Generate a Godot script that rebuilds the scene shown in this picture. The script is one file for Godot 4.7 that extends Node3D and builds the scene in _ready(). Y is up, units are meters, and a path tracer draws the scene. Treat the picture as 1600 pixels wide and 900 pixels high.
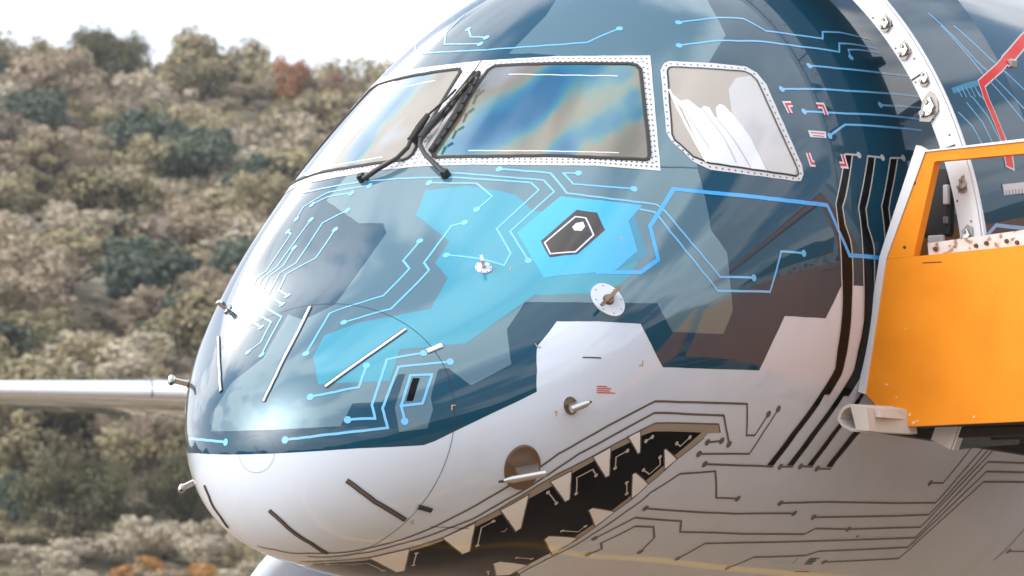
extends Node3D
# A regional jet parked nose-on in a painted shark livery, a boarding stair at its open
# door, and a scrub-covered hillside behind. x runs aft along the aircraft, y up, z to its port side.

const CAM_AT := Vector3(-15.845, 1.6, 12.4218)
const CAM_YAW := 35.0      # degrees off the aircraft's axis
const CAM_PITCH := 4.366
const CAM_FOV := 6.95984

# fuselage lofting: stations, top line, keel line, half width, height of greatest width
const ST := [0.0, 0.03, 0.12, 0.3, 0.55, 0.85, 1.2, 1.65, 2.2, 2.9, 3.8, 5.0, 7.0]
const TOP := [2.44, 2.591, 2.763, 2.946, 3.16, 3.415, 3.809, 4.275, 4.711, 4.97, 5.113, 5.17, 5.18]
const KEEL := [2.44, 2.253, 2.111, 1.998, 1.949, 1.905, 1.878, 1.83, 1.79, 1.755, 1.725, 1.705, 1.7]
const HALF := [0, 0.203, 0.398, 0.616, 0.835, 1.05, 1.208, 1.322, 1.402, 1.453, 1.487, 1.503, 1.505]
const MID := [2.44, 2.435, 2.456, 2.507, 2.603, 2.742, 2.915, 3.068, 3.25, 3.393, 3.52, 3.6, 3.62]

var tab := []                 # lofting table over sqrt(x)
const TABN := 3000
const TABS := 2.6457513
var mats := {}
var used := {}
var rng := RandomNumberGenerator.new()
var plane: Node3D

# ---------------------------------------------------------------- helpers
func numbered(called: String) -> String:
	if not used.has(called):
		used[called] = 0
		return called
	used[called] += 1
	return "%s_%03d" % [called, used[called]]

func tag(o: Node, label := "", category := "", group := "", kind := "") -> void:
	if label: o.set_meta("label", label)
	if category: o.set_meta("category", category)
	if group: o.set_meta("group", group)
	if kind: o.set_meta("kind", kind)

func thing(called: String, label: String, category: String, at := Vector3.ZERO, group := "") -> Node3D:
	var o := Node3D.new()
	o.name = numbered(called)
	add_child(o)
	o.position = at
	tag(o, label, category, group)
	return o

func mat(c: Color, rough := 0.5, metal := 0.0, coat := 0.0) -> StandardMaterial3D:
	var m := StandardMaterial3D.new()
	m.albedo_color = c.linear_to_srgb()
	m.roughness = rough
	m.metallic = metal
	if coat > 0.0:
		m.clearcoat_enabled = true
		m.clearcoat = coat
		m.clearcoat_roughness = 0.02
		m.metallic_specular = 0.15
	return m

class Shape:
	var v := PackedVector3Array()
	var n := PackedVector3Array()
	var u := PackedVector2Array()
	var c := PackedColorArray()
	var i := PackedInt32Array()
	func add(p: Vector3, nn: Vector3, uv := Vector2.ZERO) -> int:
		v.append(p); n.append(nn); u.append(uv)
		return v.size() - 1
	func tri(a: int, b: int, d: int) -> void:
		# clockwise seen from the side the normals point to
		var g := (v[b] - v[a]).cross(v[d] - v[a])
		if g.dot(n[a] + n[b] + n[d]) > 0.0:
			i.append(a); i.append(d); i.append(b)
		else:
			i.append(a); i.append(b); i.append(d)
	func flat(a: Vector3, b: Vector3, d: Vector3, out: Vector3) -> void:
		var g := (b - a).cross(d - a)
		if g.length_squared() < 1e-16: return
		g = g.normalized()
		if g.dot(out) < 0.0: g = -g
		tri(add(a, g, Vector2(a.x, a.y)), add(b, g, Vector2(b.x, b.y)), add(d, g, Vector2(d.x, d.y)))
	func quad(a: Vector3, b: Vector3, d: Vector3, e: Vector3, out: Vector3) -> void:
		flat(a, b, d, out); flat(a, d, e, out)
	func mesh() -> ArrayMesh:
		var arr := []
		arr.resize(Mesh.ARRAY_MAX)
		arr[Mesh.ARRAY_VERTEX] = v
		arr[Mesh.ARRAY_NORMAL] = n
		arr[Mesh.ARRAY_TEX_UV] = u
		if c.size() == v.size() and c.size() > 0: arr[Mesh.ARRAY_COLOR] = c
		arr[Mesh.ARRAY_INDEX] = i
		var m := ArrayMesh.new()
		m.add_surface_from_arrays(Mesh.PRIMITIVE_TRIANGLES, arr)
		return m
	# box with bevelled look kept simple: eight corners from a centre and three half axes
	func box(ctr: Vector3, x: Vector3, y: Vector3, z: Vector3) -> void:
		for s in [-1.0, 1.0]:
			quad(ctr + x * s - y - z, ctr + x * s + y - z, ctr + x * s + y + z, ctr + x * s - y + z, x * s)
			quad(ctr + y * s - x - z, ctr + y * s + x - z, ctr + y * s + x + z, ctr + y * s - x + z, y * s)
			quad(ctr + z * s - x - y, ctr + z * s + x - y, ctr + z * s + x + y, ctr + z * s - x + y, z * s)
	# chamfered box
	func cbox(ctr: Vector3, x: Vector3, y: Vector3, z: Vector3, ch: float) -> void:
		var ax := [x, y, z]
		for k in 3:
			var a: Vector3 = ax[k]; var b: Vector3 = ax[(k + 1) % 3]; var d: Vector3 = ax[(k + 2) % 3]
			var bi := b * (1.0 - ch / b.length()); var di := d * (1.0 - ch / d.length()); var ai := a * (1.0 - ch / a.length())
			for s in [-1.0, 1.0]:
				quad(ctr + a * s - bi - di, ctr + a * s + bi - di, ctr + a * s + bi + di, ctr + a * s - bi + di, a * s)
				for t in [-1.0, 1.0]:
					quad(ctr + a * s + bi * t - di, ctr + a * s + bi * t + di, ctr + ai * s + b * t + di, ctr + ai * s + b * t - di, a.normalized() * s + b.normalized() * t)
			for s in [-1.0, 1.0]:
				for t in [-1.0, 1.0]:
					if k == 0:
						for w in [-1.0, 1.0]:
							flat(ctr + a * s + bi * t + di * w, ctr + ai * s + b * t + di * w, ctr + ai * s + bi * t + d * w, a.normalized() * s + b.normalized() * t + d.normalized() * w)
	func tube(p: Array, r: Array, sides := 10, caps := true) -> void:
		var rows := []
		var up := Vector3.UP
		for k in p.size():
			var a: Vector3 = p[maxi(k - 1, 0)]
			var b: Vector3 = p[mini(k + 1, p.size() - 1)]
			var d := (b - a).normalized()
			if k == 0: up = Vector3.UP if absf(d.y) < 0.9 else Vector3.RIGHT
			var sx := d.cross(up).normalized()
			up = sx.cross(d).normalized()
			var row := []
			for q in sides:
				var t := TAU * q / sides
				var nn := sx * cos(t) + up * sin(t)
				row.append(add(p[k] + nn * float(r[k]), nn))
			rows.append(row)
		for k in p.size() - 1:
			for q in sides:
				var q2 := (q + 1) % sides
				tri(rows[k][q], rows[k][q2], rows[k + 1][q2])
				tri(rows[k][q], rows[k + 1][q2], rows[k + 1][q])
		if caps:
			for e in [0, p.size() - 1]:
				var d: Vector3 = (p[0] - p[1]).normalized() if e == 0 else (p[e] - p[e - 1]).normalized()
				var ring := []
				for q in sides: ring.append(add(v[rows[e][q]], d))
				for q in range(1, sides - 1): tri(ring[0], ring[q], ring[q + 1])
	# polygon in a frame (o, ex, ey), extruded along ez by depth
	func plate(o: Vector3, ex: Vector3, ey: Vector3, ez: Vector3, pts: PackedVector2Array, depth: float) -> void:
		var t := Geometry2D.triangulate_polygon(pts)
		for k in range(0, t.size(), 3):
			for z in [0.0, depth]:
				var a: Vector3 = o + ex * pts[t[k]].x + ey * pts[t[k]].y + ez * z
				var b: Vector3 = o + ex * pts[t[k + 1]].x + ey * pts[t[k + 1]].y + ez * z
				var d: Vector3 = o + ex * pts[t[k + 2]].x + ey * pts[t[k + 2]].y + ez * z
				flat(a, b, d, ez * (1.0 if z > 0.0 else -1.0) * signf(depth))
		var ctr := Vector2.ZERO
		for q in pts: ctr += q / pts.size()
		for k in pts.size():
			var p := pts[k]; var q := pts[(k + 1) % pts.size()]
			var mid := (p + q) / 2
			var nn := Vector2(q.y - p.y, p.x - q.x)
			if Geometry2D.is_point_in_polygon(mid + nn.normalized() * 0.0005, pts): nn = -nn
			var a := o + ex * p.x + ey * p.y
			var b := o + ex * q.x + ey * q.y
			quad(a, b, b + ez * depth, a + ez * depth, ex * nn.x + ey * nn.y)

func build(called: String, s: Shape, m: Material, parent: Node) -> MeshInstance3D:
	var o := MeshInstance3D.new()
	o.mesh = s.mesh()
	o.material_override = m
	if parent == self:
		o.name = numbered(called)
		add_child(o)
	else:
		o.name = called
		parent.add_child(o, true)
	return o

# ---------------------------------------------------------------- fuselage lofting
func spline_table() -> void:
	var sk := []
	for x in ST: sk.append(sqrt(x))
	var cols := []
	for y in [TOP, KEEL, HALF, MID]:
		var n := sk.size()
		var h := []
		for k in n - 1: h.append(sk[k + 1] - sk[k])
		# natural cubic spline by the Thomas algorithm
		var cp := []; var dp := []
		cp.append(0.0); dp.append(0.0)
		for k in range(1, n - 1):
			var al: float = h[k - 1]; var be: float = 2.0 * (h[k - 1] + h[k]); var ga: float = h[k]
			var r: float = 6.0 * ((y[k + 1] - y[k]) / h[k] - (y[k] - y[k - 1]) / h[k - 1])
			var den: float = be - al * float(cp[k - 1])
			cp.append(ga / den)
			dp.append((r - al * float(dp[k - 1])) / den)
		var mm := []
		mm.resize(n); mm.fill(0.0)
		for k in range(n - 2, 0, -1): mm[k] = dp[k] - cp[k] * mm[k + 1]
		var out := PackedFloat32Array()
		var seg := 0
		for q in TABN + 1:
			var x := TABS * q / TABN
			while seg < n - 2 and x > sk[seg + 1]: seg += 1
			var a: float = (sk[seg + 1] - x) / h[seg]; var b: float = (x - sk[seg]) / h[seg]
			out.append(a * y[seg] + b * y[seg + 1] + ((a * a * a - a) * mm[seg] + (b * b * b - b) * mm[seg + 1]) * h[seg] * h[seg] / 6.0)
		cols.append(out)
	tab = cols

func skin(x: float, phi: float, lift := 0.0) -> Vector3:
	var f := sqrt(clampf(x, 0.0, 6.999)) / TABS * TABN
	var k := int(f); f -= k
	var t: float = lerpf(tab[0][k], tab[0][k + 1], f)
	var b: float = lerpf(tab[1][k], tab[1][k + 1], f)
	var w: float = lerpf(tab[2][k], tab[2][k + 1], f)
	var m: float = lerpf(tab[3][k], tab[3][k + 1], f)
	if x > 17.0:      # the tail cone
		var q := clampf((x - 17.0) / 13.0, 0.0, 1.0)
		var s := 1.0 - 0.93 * q * q
		w *= s; b = lerpf(b, t - 0.5, q * q); m = (t + b) / 2.0 + 0.245 * s
	var c := cos(phi)
	var p := Vector3(x, m + ((t - m) * c if c > 0.0 else (m - b) * c), w * sin(phi))
	if lift != 0.0: p += norm(x, phi) * lift
	return p

func norm(x: float, phi: float) -> Vector3:
	var e := 0.004
	if x < 0.0004: return (Vector3(-1, 0, 0)).normalized()
	var dx := minf(0.01, x * 0.4)
	var a := skin(x + dx, phi) - skin(x - dx, phi)
	var b := skin(x, phi + e) - skin(x, phi - e)
	return a.cross(b).normalized() * -1.0

func lift_of(layer: float) -> float: return 0.0003 * layer

# how far the open passenger door stands off the skin, further out lower down
func door_off(phi: float) -> float: return 0.10 * clampf((rad_to_deg(phi) - 45.0) / 35.0, -0.4, 1.25)
const DOOR_IN := 0.19
const DOOR_OUT := 0.315
func lift_at(layer: float, phi: float) -> float:
	return lift_of(layer) if layer < 400.0 else DOOR_OUT + door_off(phi) + 0.0006 * (layer - 450.0)

# a painted area: outline in (station, degrees round from the top), laid on the skin
func patch(called: String, m: Material, layer: float, flatpts: Array, parent: Node = null, fine := 0.016, uvbox := []) -> MeshInstance3D:
	# worked on a disc about the nose tip, so that outlines may run across crown, keel and tip
	var pts := PackedVector2Array()
	for q in on_skin(flatpts, 0.12, true): pts.append(Vector2(sin(q.y), cos(q.y)) * sqrt(q.x) * 40.0)
	var box := Rect2(pts[0], Vector2.ZERO)
	for p in pts: box = box.expand(p)
	var s := Shape.new()
	var h := lift_of(layer)
	var have := {}
	fine *= 40.0
	for r in range(floori(box.position.y / fine), floori(box.end.y / fine) + 1):
		var y0 := r * fine; var y1 := y0 + fine
		var band := PackedVector2Array([Vector2(box.position.x - 9, y0), Vector2(box.end.x + 9, y0), Vector2(box.end.x + 9, y1), Vector2(box.position.x - 9, y1)])
		for strip: PackedVector2Array in Geometry2D.intersect_polygons(pts, band):
			var lo := strip[0].x; var hi := lo
			for p in strip: lo = minf(lo, p.x); hi = maxf(hi, p.x)
			for c in range(floori(lo / fine), floori(hi / fine) + 1):
				var cell := PackedVector2Array([Vector2(c * fine, y0), Vector2((c + 1) * fine, y0), Vector2((c + 1) * fine, y1), Vector2(c * fine, y1)])
				for piece: PackedVector2Array in Geometry2D.intersect_polygons(strip, cell):
					var t := Geometry2D.triangulate_polygon(piece)
					if t.is_empty():
						for k in range(1, piece.size() - 1): t.append_array([0, k, k + 1])
					var ids := []
					for q in piece:
						var key := Vector2i(roundi(q.x * 2000.0), roundi(q.y * 2000.0))
						if not have.has(key):
							var px := q.length_squared() / 1600.0; var pa := atan2(q.x, q.y)
							var nn := norm(px, pa)
							var uv := Vector2.ZERO
							if uvbox: uv = Vector2((px - uvbox[0]) / (uvbox[1] - uvbox[0]), (rad_to_deg(pa) - uvbox[2]) / (uvbox[3] - uvbox[2]))
							have[key] = s.add(skin(px, pa) + nn * h, nn, uv)
						ids.append(have[key])
					for k in range(0, t.size(), 3):
						if ids[t[k]] != ids[t[k + 1]] and ids[t[k + 1]] != ids[t[k + 2]] and ids[t[k]] != ids[t[k + 2]]: s.tri(ids[t[k]], ids[t[k + 1]], ids[t[k + 2]])
	return build(called, s, m, plane if parent == null else parent)

func on_skin(flatpts: Array, step := 0.025, closed := false) -> PackedVector2Array:
	var raw := PackedVector2Array()
	for k in range(0, flatpts.size(), 2): raw.append(Vector2(flatpts[k], deg_to_rad(flatpts[k + 1])))
	if closed: raw.append(raw[0] if absf(raw[-1].y - raw[0].y) < 4.0 else raw[0] + Vector2(0, TAU * signf(raw[-1].y - raw[0].y)))
	var out := PackedVector2Array()
	for k in raw.size() - 1:
		var n := maxi(1, int(ceil(skin(raw[k].x, raw[k].y).distance_to(skin(raw[k + 1].x, raw[k + 1].y)) / step)))
		for j in n: out.append(raw[k].lerp(raw[k + 1], float(j) / n))
	if not closed: out.append(raw[-1])
	return out

# a painted line of even width with round pads; high > 0 makes it a raised strip
func stroke(called: String, m: Material, layer: float, width: float, pad: float, ends: String, flatpts: Array, closed := false, high := 0.0, parent: Node = null) -> MeshInstance3D:
	var q := on_skin(flatpts, 0.0125, closed)
	var s := Shape.new()
	var h := lift_of(layer)
	var n := q.size()
	var P := PackedVector3Array(); var N := PackedVector3Array()
	for p in q:
		var nn := norm(p.x, p.y)
		N.append(nn); P.append(skin(p.x, p.y) + nn * lift_at(layer, p.y))
	var L := PackedVector3Array()
	for k in n:
		var a := P[(k - 1 + n) % n] if closed else P[maxi(k - 1, 0)]
		var b := P[(k + 1) % n] if closed else P[mini(k + 1, n - 1)]
		var d1 := (P[k] - a).normalized(); var d2 := (b - P[k]).normalized()
		if d1 == Vector3.ZERO: d1 = d2
		if d2 == Vector3.ZERO: d2 = d1
		var s1 := d1.cross(N[k]).normalized(); var s2 := d2.cross(N[k]).normalized()
		var side := (s1 + s2).normalized()
		if side == Vector3.ZERO: side = s1
		L.append(side * minf(1.0 / maxf(side.dot(s1), 0.35), 2.2) * width * 0.5)
	var last := n if closed else n - 1
	if high <= 0.0:
		for k in n:
			s.add(P[k] - L[k], N[k]); s.add(P[k] + L[k], N[k])
		for k in last:
			var j := (k + 1) % n
			s.tri(2 * k, 2 * k + 1, 2 * j + 1); s.tri(2 * k, 2 * j + 1, 2 * j)
	else:
		for k in last:
			var j := (k + 1) % n
			var tk := N[k] * high; var tj := N[j] * high
			var prof := [[-1.0, -0.0], [-1.0, 0.7], [-0.6, 1.0], [0.6, 1.0], [1.0, 0.7], [1.0, 0.0]]
			for e in 5:
				var a0: Vector3 = P[k] + L[k] * prof[e][0] + tk * prof[e][1]
				var a1: Vector3 = P[k] + L[k] * prof[e + 1][0] + tk * prof[e + 1][1]
				var b0: Vector3 = P[j] + L[j] * prof[e][0] + tj * prof[e][1]
				var b1: Vector3 = P[j] + L[j] * prof[e + 1][0] + tj * prof[e + 1][1]
				var outw: Vector3 = N[k] * (float(prof[e][1]) + float(prof[e + 1][1]) - 0.9) + L[k].normalized() * (float(prof[e][0]) + float(prof[e + 1][0]))
				s.quad(a0, a1, b1, b0, outw)
	if pad > 0.0:
		var at := []
		if ends.contains("s"): at.append(0)
		if ends.contains("e"): at.append(n - 1)
		for k in at:
			var sx := L[k].normalized(); var sy := sx.cross(N[k])
			var lift := N[k] * 0.0001
			var mid := s.add(P[k] + lift, N[k])
			var ring := []
			for t in 20: ring.append(s.add(P[k] + lift + sx * cos(TAU * t / 20) * pad + sy * sin(TAU * t / 20) * pad, N[k]))
			for t in 20: s.tri(mid, ring[t], ring[(t + 1) % 20])
	return build(called, s, m, plane if parent == null else parent)

func noise_tex(freq: float, ramp: Array, seed_ := 1, size := 512, normal := false, strength := 4.0) -> NoiseTexture2D:
	var f := FastNoiseLite.new()
	f.seed = seed_; f.frequency = freq; f.fractal_octaves = 5
	var t := NoiseTexture2D.new()
	t.width = size; t.height = size; t.seamless = true; t.noise = f
	if normal:
		t.as_normal_map = true; t.bump_strength = strength
	elif ramp:
		var g := Gradient.new()
		g.offsets = PackedFloat32Array(); g.colors = PackedColorArray()
		var off := PackedFloat32Array(); var col := PackedColorArray()
		for r in ramp:
			off.append(r[0]); col.append((r[1] as Color).linear_to_srgb())
		g.offsets = off; g.colors = col
		t.color_ramp = g
	return t

func _ready() -> void:
	rng.seed = 4
	# ------------------------------------------------ camera, sky, sun, exposure
	var cam := Camera3D.new()
	cam.name = "camera"
	add_child(cam)
	var yaw := deg_to_rad(CAM_YAW); var pit := deg_to_rad(CAM_PITCH)
	var look := Vector3(cos(yaw) * cos(pit), sin(pit), -sin(yaw) * cos(pit))
	cam.look_at_from_position(CAM_AT, CAM_AT + look, Vector3.UP)
	cam.near = 0.5
	cam.far = 3000.0
	var lens := CameraAttributesPhysical.new()
	lens.frustum_focal_length = 12.0 / tan(deg_to_rad(CAM_FOV / 2.0))
	lens.frustum_focus_distance = 19.7
	lens.frustum_near = 0.5
	lens.frustum_far = 3000.0
	lens.exposure_aperture = 8.0
	cam.attributes = lens
	cam.fov = CAM_FOV
	cam.current = true

	var env := Environment.new()
	env.background_mode = Environment.BG_SKY
	env.tonemap_mode = Environment.TONE_MAPPER_LINEAR
	env.tonemap_exposure = 1.0
	env.sdfgi_enabled = true; env.ssao_enabled = true; env.ssil_enabled = true
	var sky := Sky.new()
	sky.sky_material = sky_material()
	env.sky = sky
	env.fog_enabled = true
	env.fog_density = 0.0003
	env.fog_light_color = Color(0.9, 0.92, 0.95)
	var we := WorldEnvironment.new()
	we.name = "world_environment"
	we.environment = env
	add_child(we)
	var sun := DirectionalLight3D.new()
	sun.name = "sun"
	sun.light_energy = 0.22
	sun.light_angular_distance = 11.0
	sun.light_color = Color(1.0, 0.95, 0.88)
	sun.shadow_enabled = true
	add_child(sun)
	sun.look_at_from_position(Vector3.ZERO, -SUN, Vector3.UP)

	spline_table()
	make_materials()
	ground()
	hillside()
	airliner()
	stairs()

const SUN := Vector3(0.495, 0.42, -0.76)

func sky_material() -> PanoramaSkyMaterial:
	# broken bright overcast: blue gaps between thick white cloud, brightened around the sun, seeded for the paint's reflections
	var w := 1024; var h := 512
	var big := FastNoiseLite.new()
	big.seed = 8; big.frequency = 1.1; big.fractal_octaves = 6; big.fractal_gain = 0.52
	var soft := FastNoiseLite.new()
	soft.seed = 108; soft.frequency = 0.45; soft.fractal_octaves = 3
	var im := Image.create(w, h, false, Image.FORMAT_RGBF)
	for y in h:
		var el := PI * (0.5 - (y + 0.5) / h)
		for x in w:
			var az := TAU * (x + 0.5) / w
			if el < 0.0:
				im.set_pixel(x, y, Color(0.3, 0.28, 0.25)); continue
			var d := Vector3(cos(az) * cos(el), sin(el), sin(az) * cos(el))
			var q := d / (d.y + 0.16) * Vector3(1.0, 0.0, 1.0)
			var c := big.get_noise_3d(q.x, q.z, 0.3)
			var t := soft.get_noise_3d(q.x, q.z, 2.0)
			var cover := smoothstep(-0.14, 0.2, c + 0.35 * t)
			var low := exp(-d.y * 5.0)
			var blue := Color(0.17, 0.36, 0.68).lerp(Color(0.95, 0.98, 1.02), low)
			var thick := smoothstep(0.0, 0.45, c + 0.2 * t)
			var cloud := Color(2.3, 2.32, 2.38).lerp(Color(1.6, 1.63, 1.7), thick)
			cloud = cloud.lerp(Color(1.15, 1.17, 1.2), low * 0.8)
			var off := rad_to_deg(d.angle_to(SUN))
			var glow := 9.0 * exp(-off * off / 420.0) + 1.6 * exp(-off / 34.0)
			im.set_pixel(x, y, blue.lerp(cloud, maxf(cover, low * 0.9)) + Color(1.0, 0.98, 0.95) * glow)
	var m := PanoramaSkyMaterial.new()
	m.panorama = ImageTexture.create_from_image(im)
	m.energy_multiplier = 1.0
	return m

func make_materials() -> void:
	mats.white = mat(Color(0.66, 0.70, 0.77), 0.22, 0.0, 1.0)
	mats.white.albedo_color = Color.WHITE
	mats.white.albedo_texture = noise_tex(0.008, [[0.0, Color(0.57, 0.625, 0.69)], [0.35, Color(0.62, 0.68, 0.77)], [1.0, Color(0.635, 0.695, 0.785)]], 14)
	mats.white.uv1_triplanar = true
	mats.white.uv1_scale = Vector3(0.8, 0.5, 0.5)
	mats.petrol = mat(Color(0.003, 0.050, 0.090), 0.2, 0.0, 1.0)
	mats.grey = mat(Color(0.11, 0.19, 0.23), 0.12, 0.28, 1.0)
	mats.teal = mat(Color(0.058, 0.29, 0.385), 0.2, 0.15, 1.0)
	mats.midteal = mat(Color(0.05, 0.24, 0.36), 0.2, 0.25, 1.0)
	mats.azure = mat(Color(0.06, 0.40, 0.88), 0.25, 0.0, 1.0)
	mats.sky = mat(Color(0.17, 0.48, 0.80), 0.25, 0.0, 1.0)
	mats.tooth = mat(Color(0.84, 0.84, 0.85), 0.25, 0.0, 1.0)
	mats.bronze = mat(Color(0.055, 0.045, 0.038), 0.22, 0.2, 1.0)
	mats.black = mat(Color(0.004, 0.0045, 0.005), 0.12)
	mats.black.metallic_specular = 0.22
	mats.pale = mat(Color(0.52, 0.49, 0.46), 0.3, 0.0, 1.0)
	mats.taupe = mat(Color(0.13, 0.105, 0.085), 0.3, 0.1, 1.0)
	mats.sand = mat(Color(0.36, 0.30, 0.23), 0.25, 0.15, 1.0)
	mats.seam = mat(Color(0.03, 0.035, 0.04), 0.6)
	mats.ochre = mat(Color(0.55, 0.33, 0.12), 0.5)
	mats.red = mat(Color(0.72, 0.025, 0.015), 0.35, 0.0, 0.5)
	mats.ink = mat(Color(0.02, 0.02, 0.02), 0.6)
	mats.rubber = mat(Color(0.035, 0.03, 0.028), 0.7)
	mats.frame = mat(Color(0.64, 0.64, 0.65), 0.45)
	mats.steel = mat(Color(0.55, 0.54, 0.52), 0.28, 0.9)
	mats.bronzemetal = mat(Color(0.22, 0.15, 0.10), 0.3, 0.85)
	mats.darkmetal = mat(Color(0.05, 0.045, 0.04), 0.4, 0.6)
	var pane := StandardMaterial3D.new()
	pane.transparency = BaseMaterial3D.TRANSPARENCY_ALPHA
	pane.albedo_color = Color(0.9, 0.95, 1.0, 0.05)
	pane.roughness = 0.02
	mats.pane = pane
	# iridescent sheen of the windscreen film, painted in as fixed colour
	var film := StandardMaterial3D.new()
	film.albedo_texture = film_sheen_texture()
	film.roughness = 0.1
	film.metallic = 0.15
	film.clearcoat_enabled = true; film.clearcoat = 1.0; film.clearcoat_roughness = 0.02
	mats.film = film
	# yellow ground-equipment paint with grime
	var o := StandardMaterial3D.new()
	o.albedo_texture = noise_tex(0.006, [[0.0, Color(0.80, 0.25, 0.006)], [0.45, Color(0.88, 0.28, 0.008)], [1.0, Color(0.92, 0.305, 0.012)]], 8)
	o.uv1_triplanar = true; o.uv1_world_triplanar = true; o.uv1_scale = Vector3(0.7, 0.7, 0.7)
	o.roughness = 0.5
	o.metallic_specular = 0.3
	mats.orange = o
	mats.seal = mat(Color(0.72, 0.73, 0.76), 0.6)
	var rusty := StandardMaterial3D.new()
	rusty.albedo_texture = noise_tex(0.02, [[0.0, Color(0.16, 0.06, 0.02)], [0.22, Color(0.34, 0.2, 0.12)], [0.34, Color(0.62, 0.57, 0.53)], [1.0, Color(0.72, 0.70, 0.68)]], 3)
	rusty.uv1_triplanar = true; rusty.uv1_world_triplanar = true; rusty.uv1_scale = Vector3(1.4, 1.4, 1.4)
	rusty.roughness = 0.6
	mats.rusty = rusty
	mats.rust = mat(Color(0.12, 0.045, 0.015), 0.8)
	mats.castmetal = mat(Color(0.30, 0.28, 0.26), 0.45, 0.7)
	mats.scuff = mat(Color(0.75, 0.62, 0.45), 0.7)
	mats.grime = mat(Color(0.028, 0.020, 0.016), 0.7)  # dark tone of the stair's platform and beams
	mats.dirty = mat(Color(0.10, 0.075, 0.06), 0.75)
	mats.lining = mat(Color(0.42, 0.36, 0.30), 0.7)
	mats.lining_dark = mat(Color(0.06, 0.06, 0.06), 0.6)
	mats.shade = mat(Color(0.85, 0.85, 0.86), 0.8)
	mats.fold = mat(Color(0.58, 0.57, 0.60), 0.8)
	mats.veil = mat(Color(0.60, 0.58, 0.58), 0.8)
	mats.screw = mat(Color(0.09, 0.085, 0.085), 0.5)
	mats.wiper = mat(Color(0.03, 0.028, 0.026), 0.45)
	mats.doorwhite = mat(Color(0.78, 0.78, 0.80), 0.4)
	mats.bumper = mat(Color(0.62, 0.56, 0.50), 0.7)

func film_sheen_texture() -> ImageTexture:
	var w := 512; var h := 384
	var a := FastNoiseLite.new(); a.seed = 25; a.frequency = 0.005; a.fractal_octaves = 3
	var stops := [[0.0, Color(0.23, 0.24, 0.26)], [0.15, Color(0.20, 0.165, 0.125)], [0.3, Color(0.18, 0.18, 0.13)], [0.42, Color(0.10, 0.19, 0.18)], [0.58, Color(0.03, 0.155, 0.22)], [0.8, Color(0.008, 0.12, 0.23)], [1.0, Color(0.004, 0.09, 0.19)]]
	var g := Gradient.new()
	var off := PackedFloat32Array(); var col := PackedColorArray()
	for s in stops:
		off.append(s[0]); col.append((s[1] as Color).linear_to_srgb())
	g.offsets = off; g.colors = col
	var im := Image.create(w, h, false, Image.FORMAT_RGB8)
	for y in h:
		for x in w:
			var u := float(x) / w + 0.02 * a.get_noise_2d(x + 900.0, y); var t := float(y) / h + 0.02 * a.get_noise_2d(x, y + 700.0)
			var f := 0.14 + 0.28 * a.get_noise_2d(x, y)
			for k in range(0, FILM_SHEEN.size(), 4):
				var du: float = (u - FILM_SHEEN[k]) * 0.62; var dt: float = (t - FILM_SHEEN[k + 1])
				f += 0.62 * float(FILM_SHEEN[k + 3]) * exp(-(du * du + dt * dt) / (1.1 * float(FILM_SHEEN[k + 2]) * float(FILM_SHEEN[k + 2])))
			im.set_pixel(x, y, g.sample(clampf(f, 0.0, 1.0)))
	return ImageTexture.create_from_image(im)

# ---------------------------------------------------------------- ground and hills
func ground() -> void:
	var s := Shape.new()
	var k := 900.0
	s.quad(Vector3(-k, 0, -k), Vector3(k, 0, -k), Vector3(k, 0, k), Vector3(-k, 0, k), Vector3.UP)
	var m := StandardMaterial3D.new()
	m.albedo_texture = noise_tex(0.01, [[0.0, Color(0.17, 0.112, 0.068)], [0.5, Color(0.225, 0.152, 0.096)], [1.0, Color(0.28, 0.195, 0.13)]], 6)
	m.uv1_triplanar = true; m.uv1_world_triplanar = true; m.uv1_scale = Vector3(0.12, 0.12, 0.12)
	m.roughness = 0.85
	tag(build("apron_ground", s, m, self), "beige concrete apron under the parked jet", "", "", "structure")
	# yellow stand markings that the belly reflects
	var y := mat(Color(0.70, 0.42, 0.06), 0.7)
	var mk := Shape.new()
	var runs := [[Vector2(-4, 0), Vector2(14, 0)], [Vector2(-1.2, 0.9), Vector2(0.6, 1.9)], [Vector2(0.6, 1.9), Vector2(0.6, 3.2)], [Vector2(-1.2, 0.9), Vector2(-1.2, 3.0)]]
	for r in runs:
		var a: Vector2 = r[0]; var b: Vector2 = r[1]
		var d := (b - a).normalized().orthogonal() * 0.08
		mk.quad(Vector3(a.x + d.x, 0.004, a.y + d.y), Vector3(b.x + d.x, 0.004, b.y + d.y), Vector3(b.x - d.x, 0.004, b.y - d.y), Vector3(a.x - d.x, 0.004, a.y - d.y), Vector3.UP)
	tag(build("stand_marking", mk, y, self), "yellow stand lines painted on the apron", "", "", "structure")

# hill frame: a runs away from the apron, c across it
const HO := Vector3(-15.845, 0.0, 12.4218)
const HYAW := 39.0
func hill_point(a: float, c: float) -> Vector3:
	var t := deg_to_rad(HYAW)
	return HO + Vector3(cos(t), 0, -sin(t)) * a + Vector3(sin(t), 0, cos(t)) * c + Vector3(0, hill_height(a, c), 0)

func hill_height(a: float, c: float) -> float:
	var r := clampf((a - 100.0) / 135.0, 0.0, 1.0)
	var h := 29.4 * pow(r, 1.06)
	if a > 235.0: h -= (a - 235.0) * 0.05
	h += (0.5 * sin(c * 0.31 + 1.0) * sin(a * 0.11) + 0.7 * sin(c * 0.13 + a * 0.05)) * r
	h -= c * 0.13 * r
	return maxf(h * (1.0 - 0.8 * smoothstep(12.0, 48.0, -c)) * (1.0 - 0.3 * smoothstep(40.0, 150.0, c)), -0.5)

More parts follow.
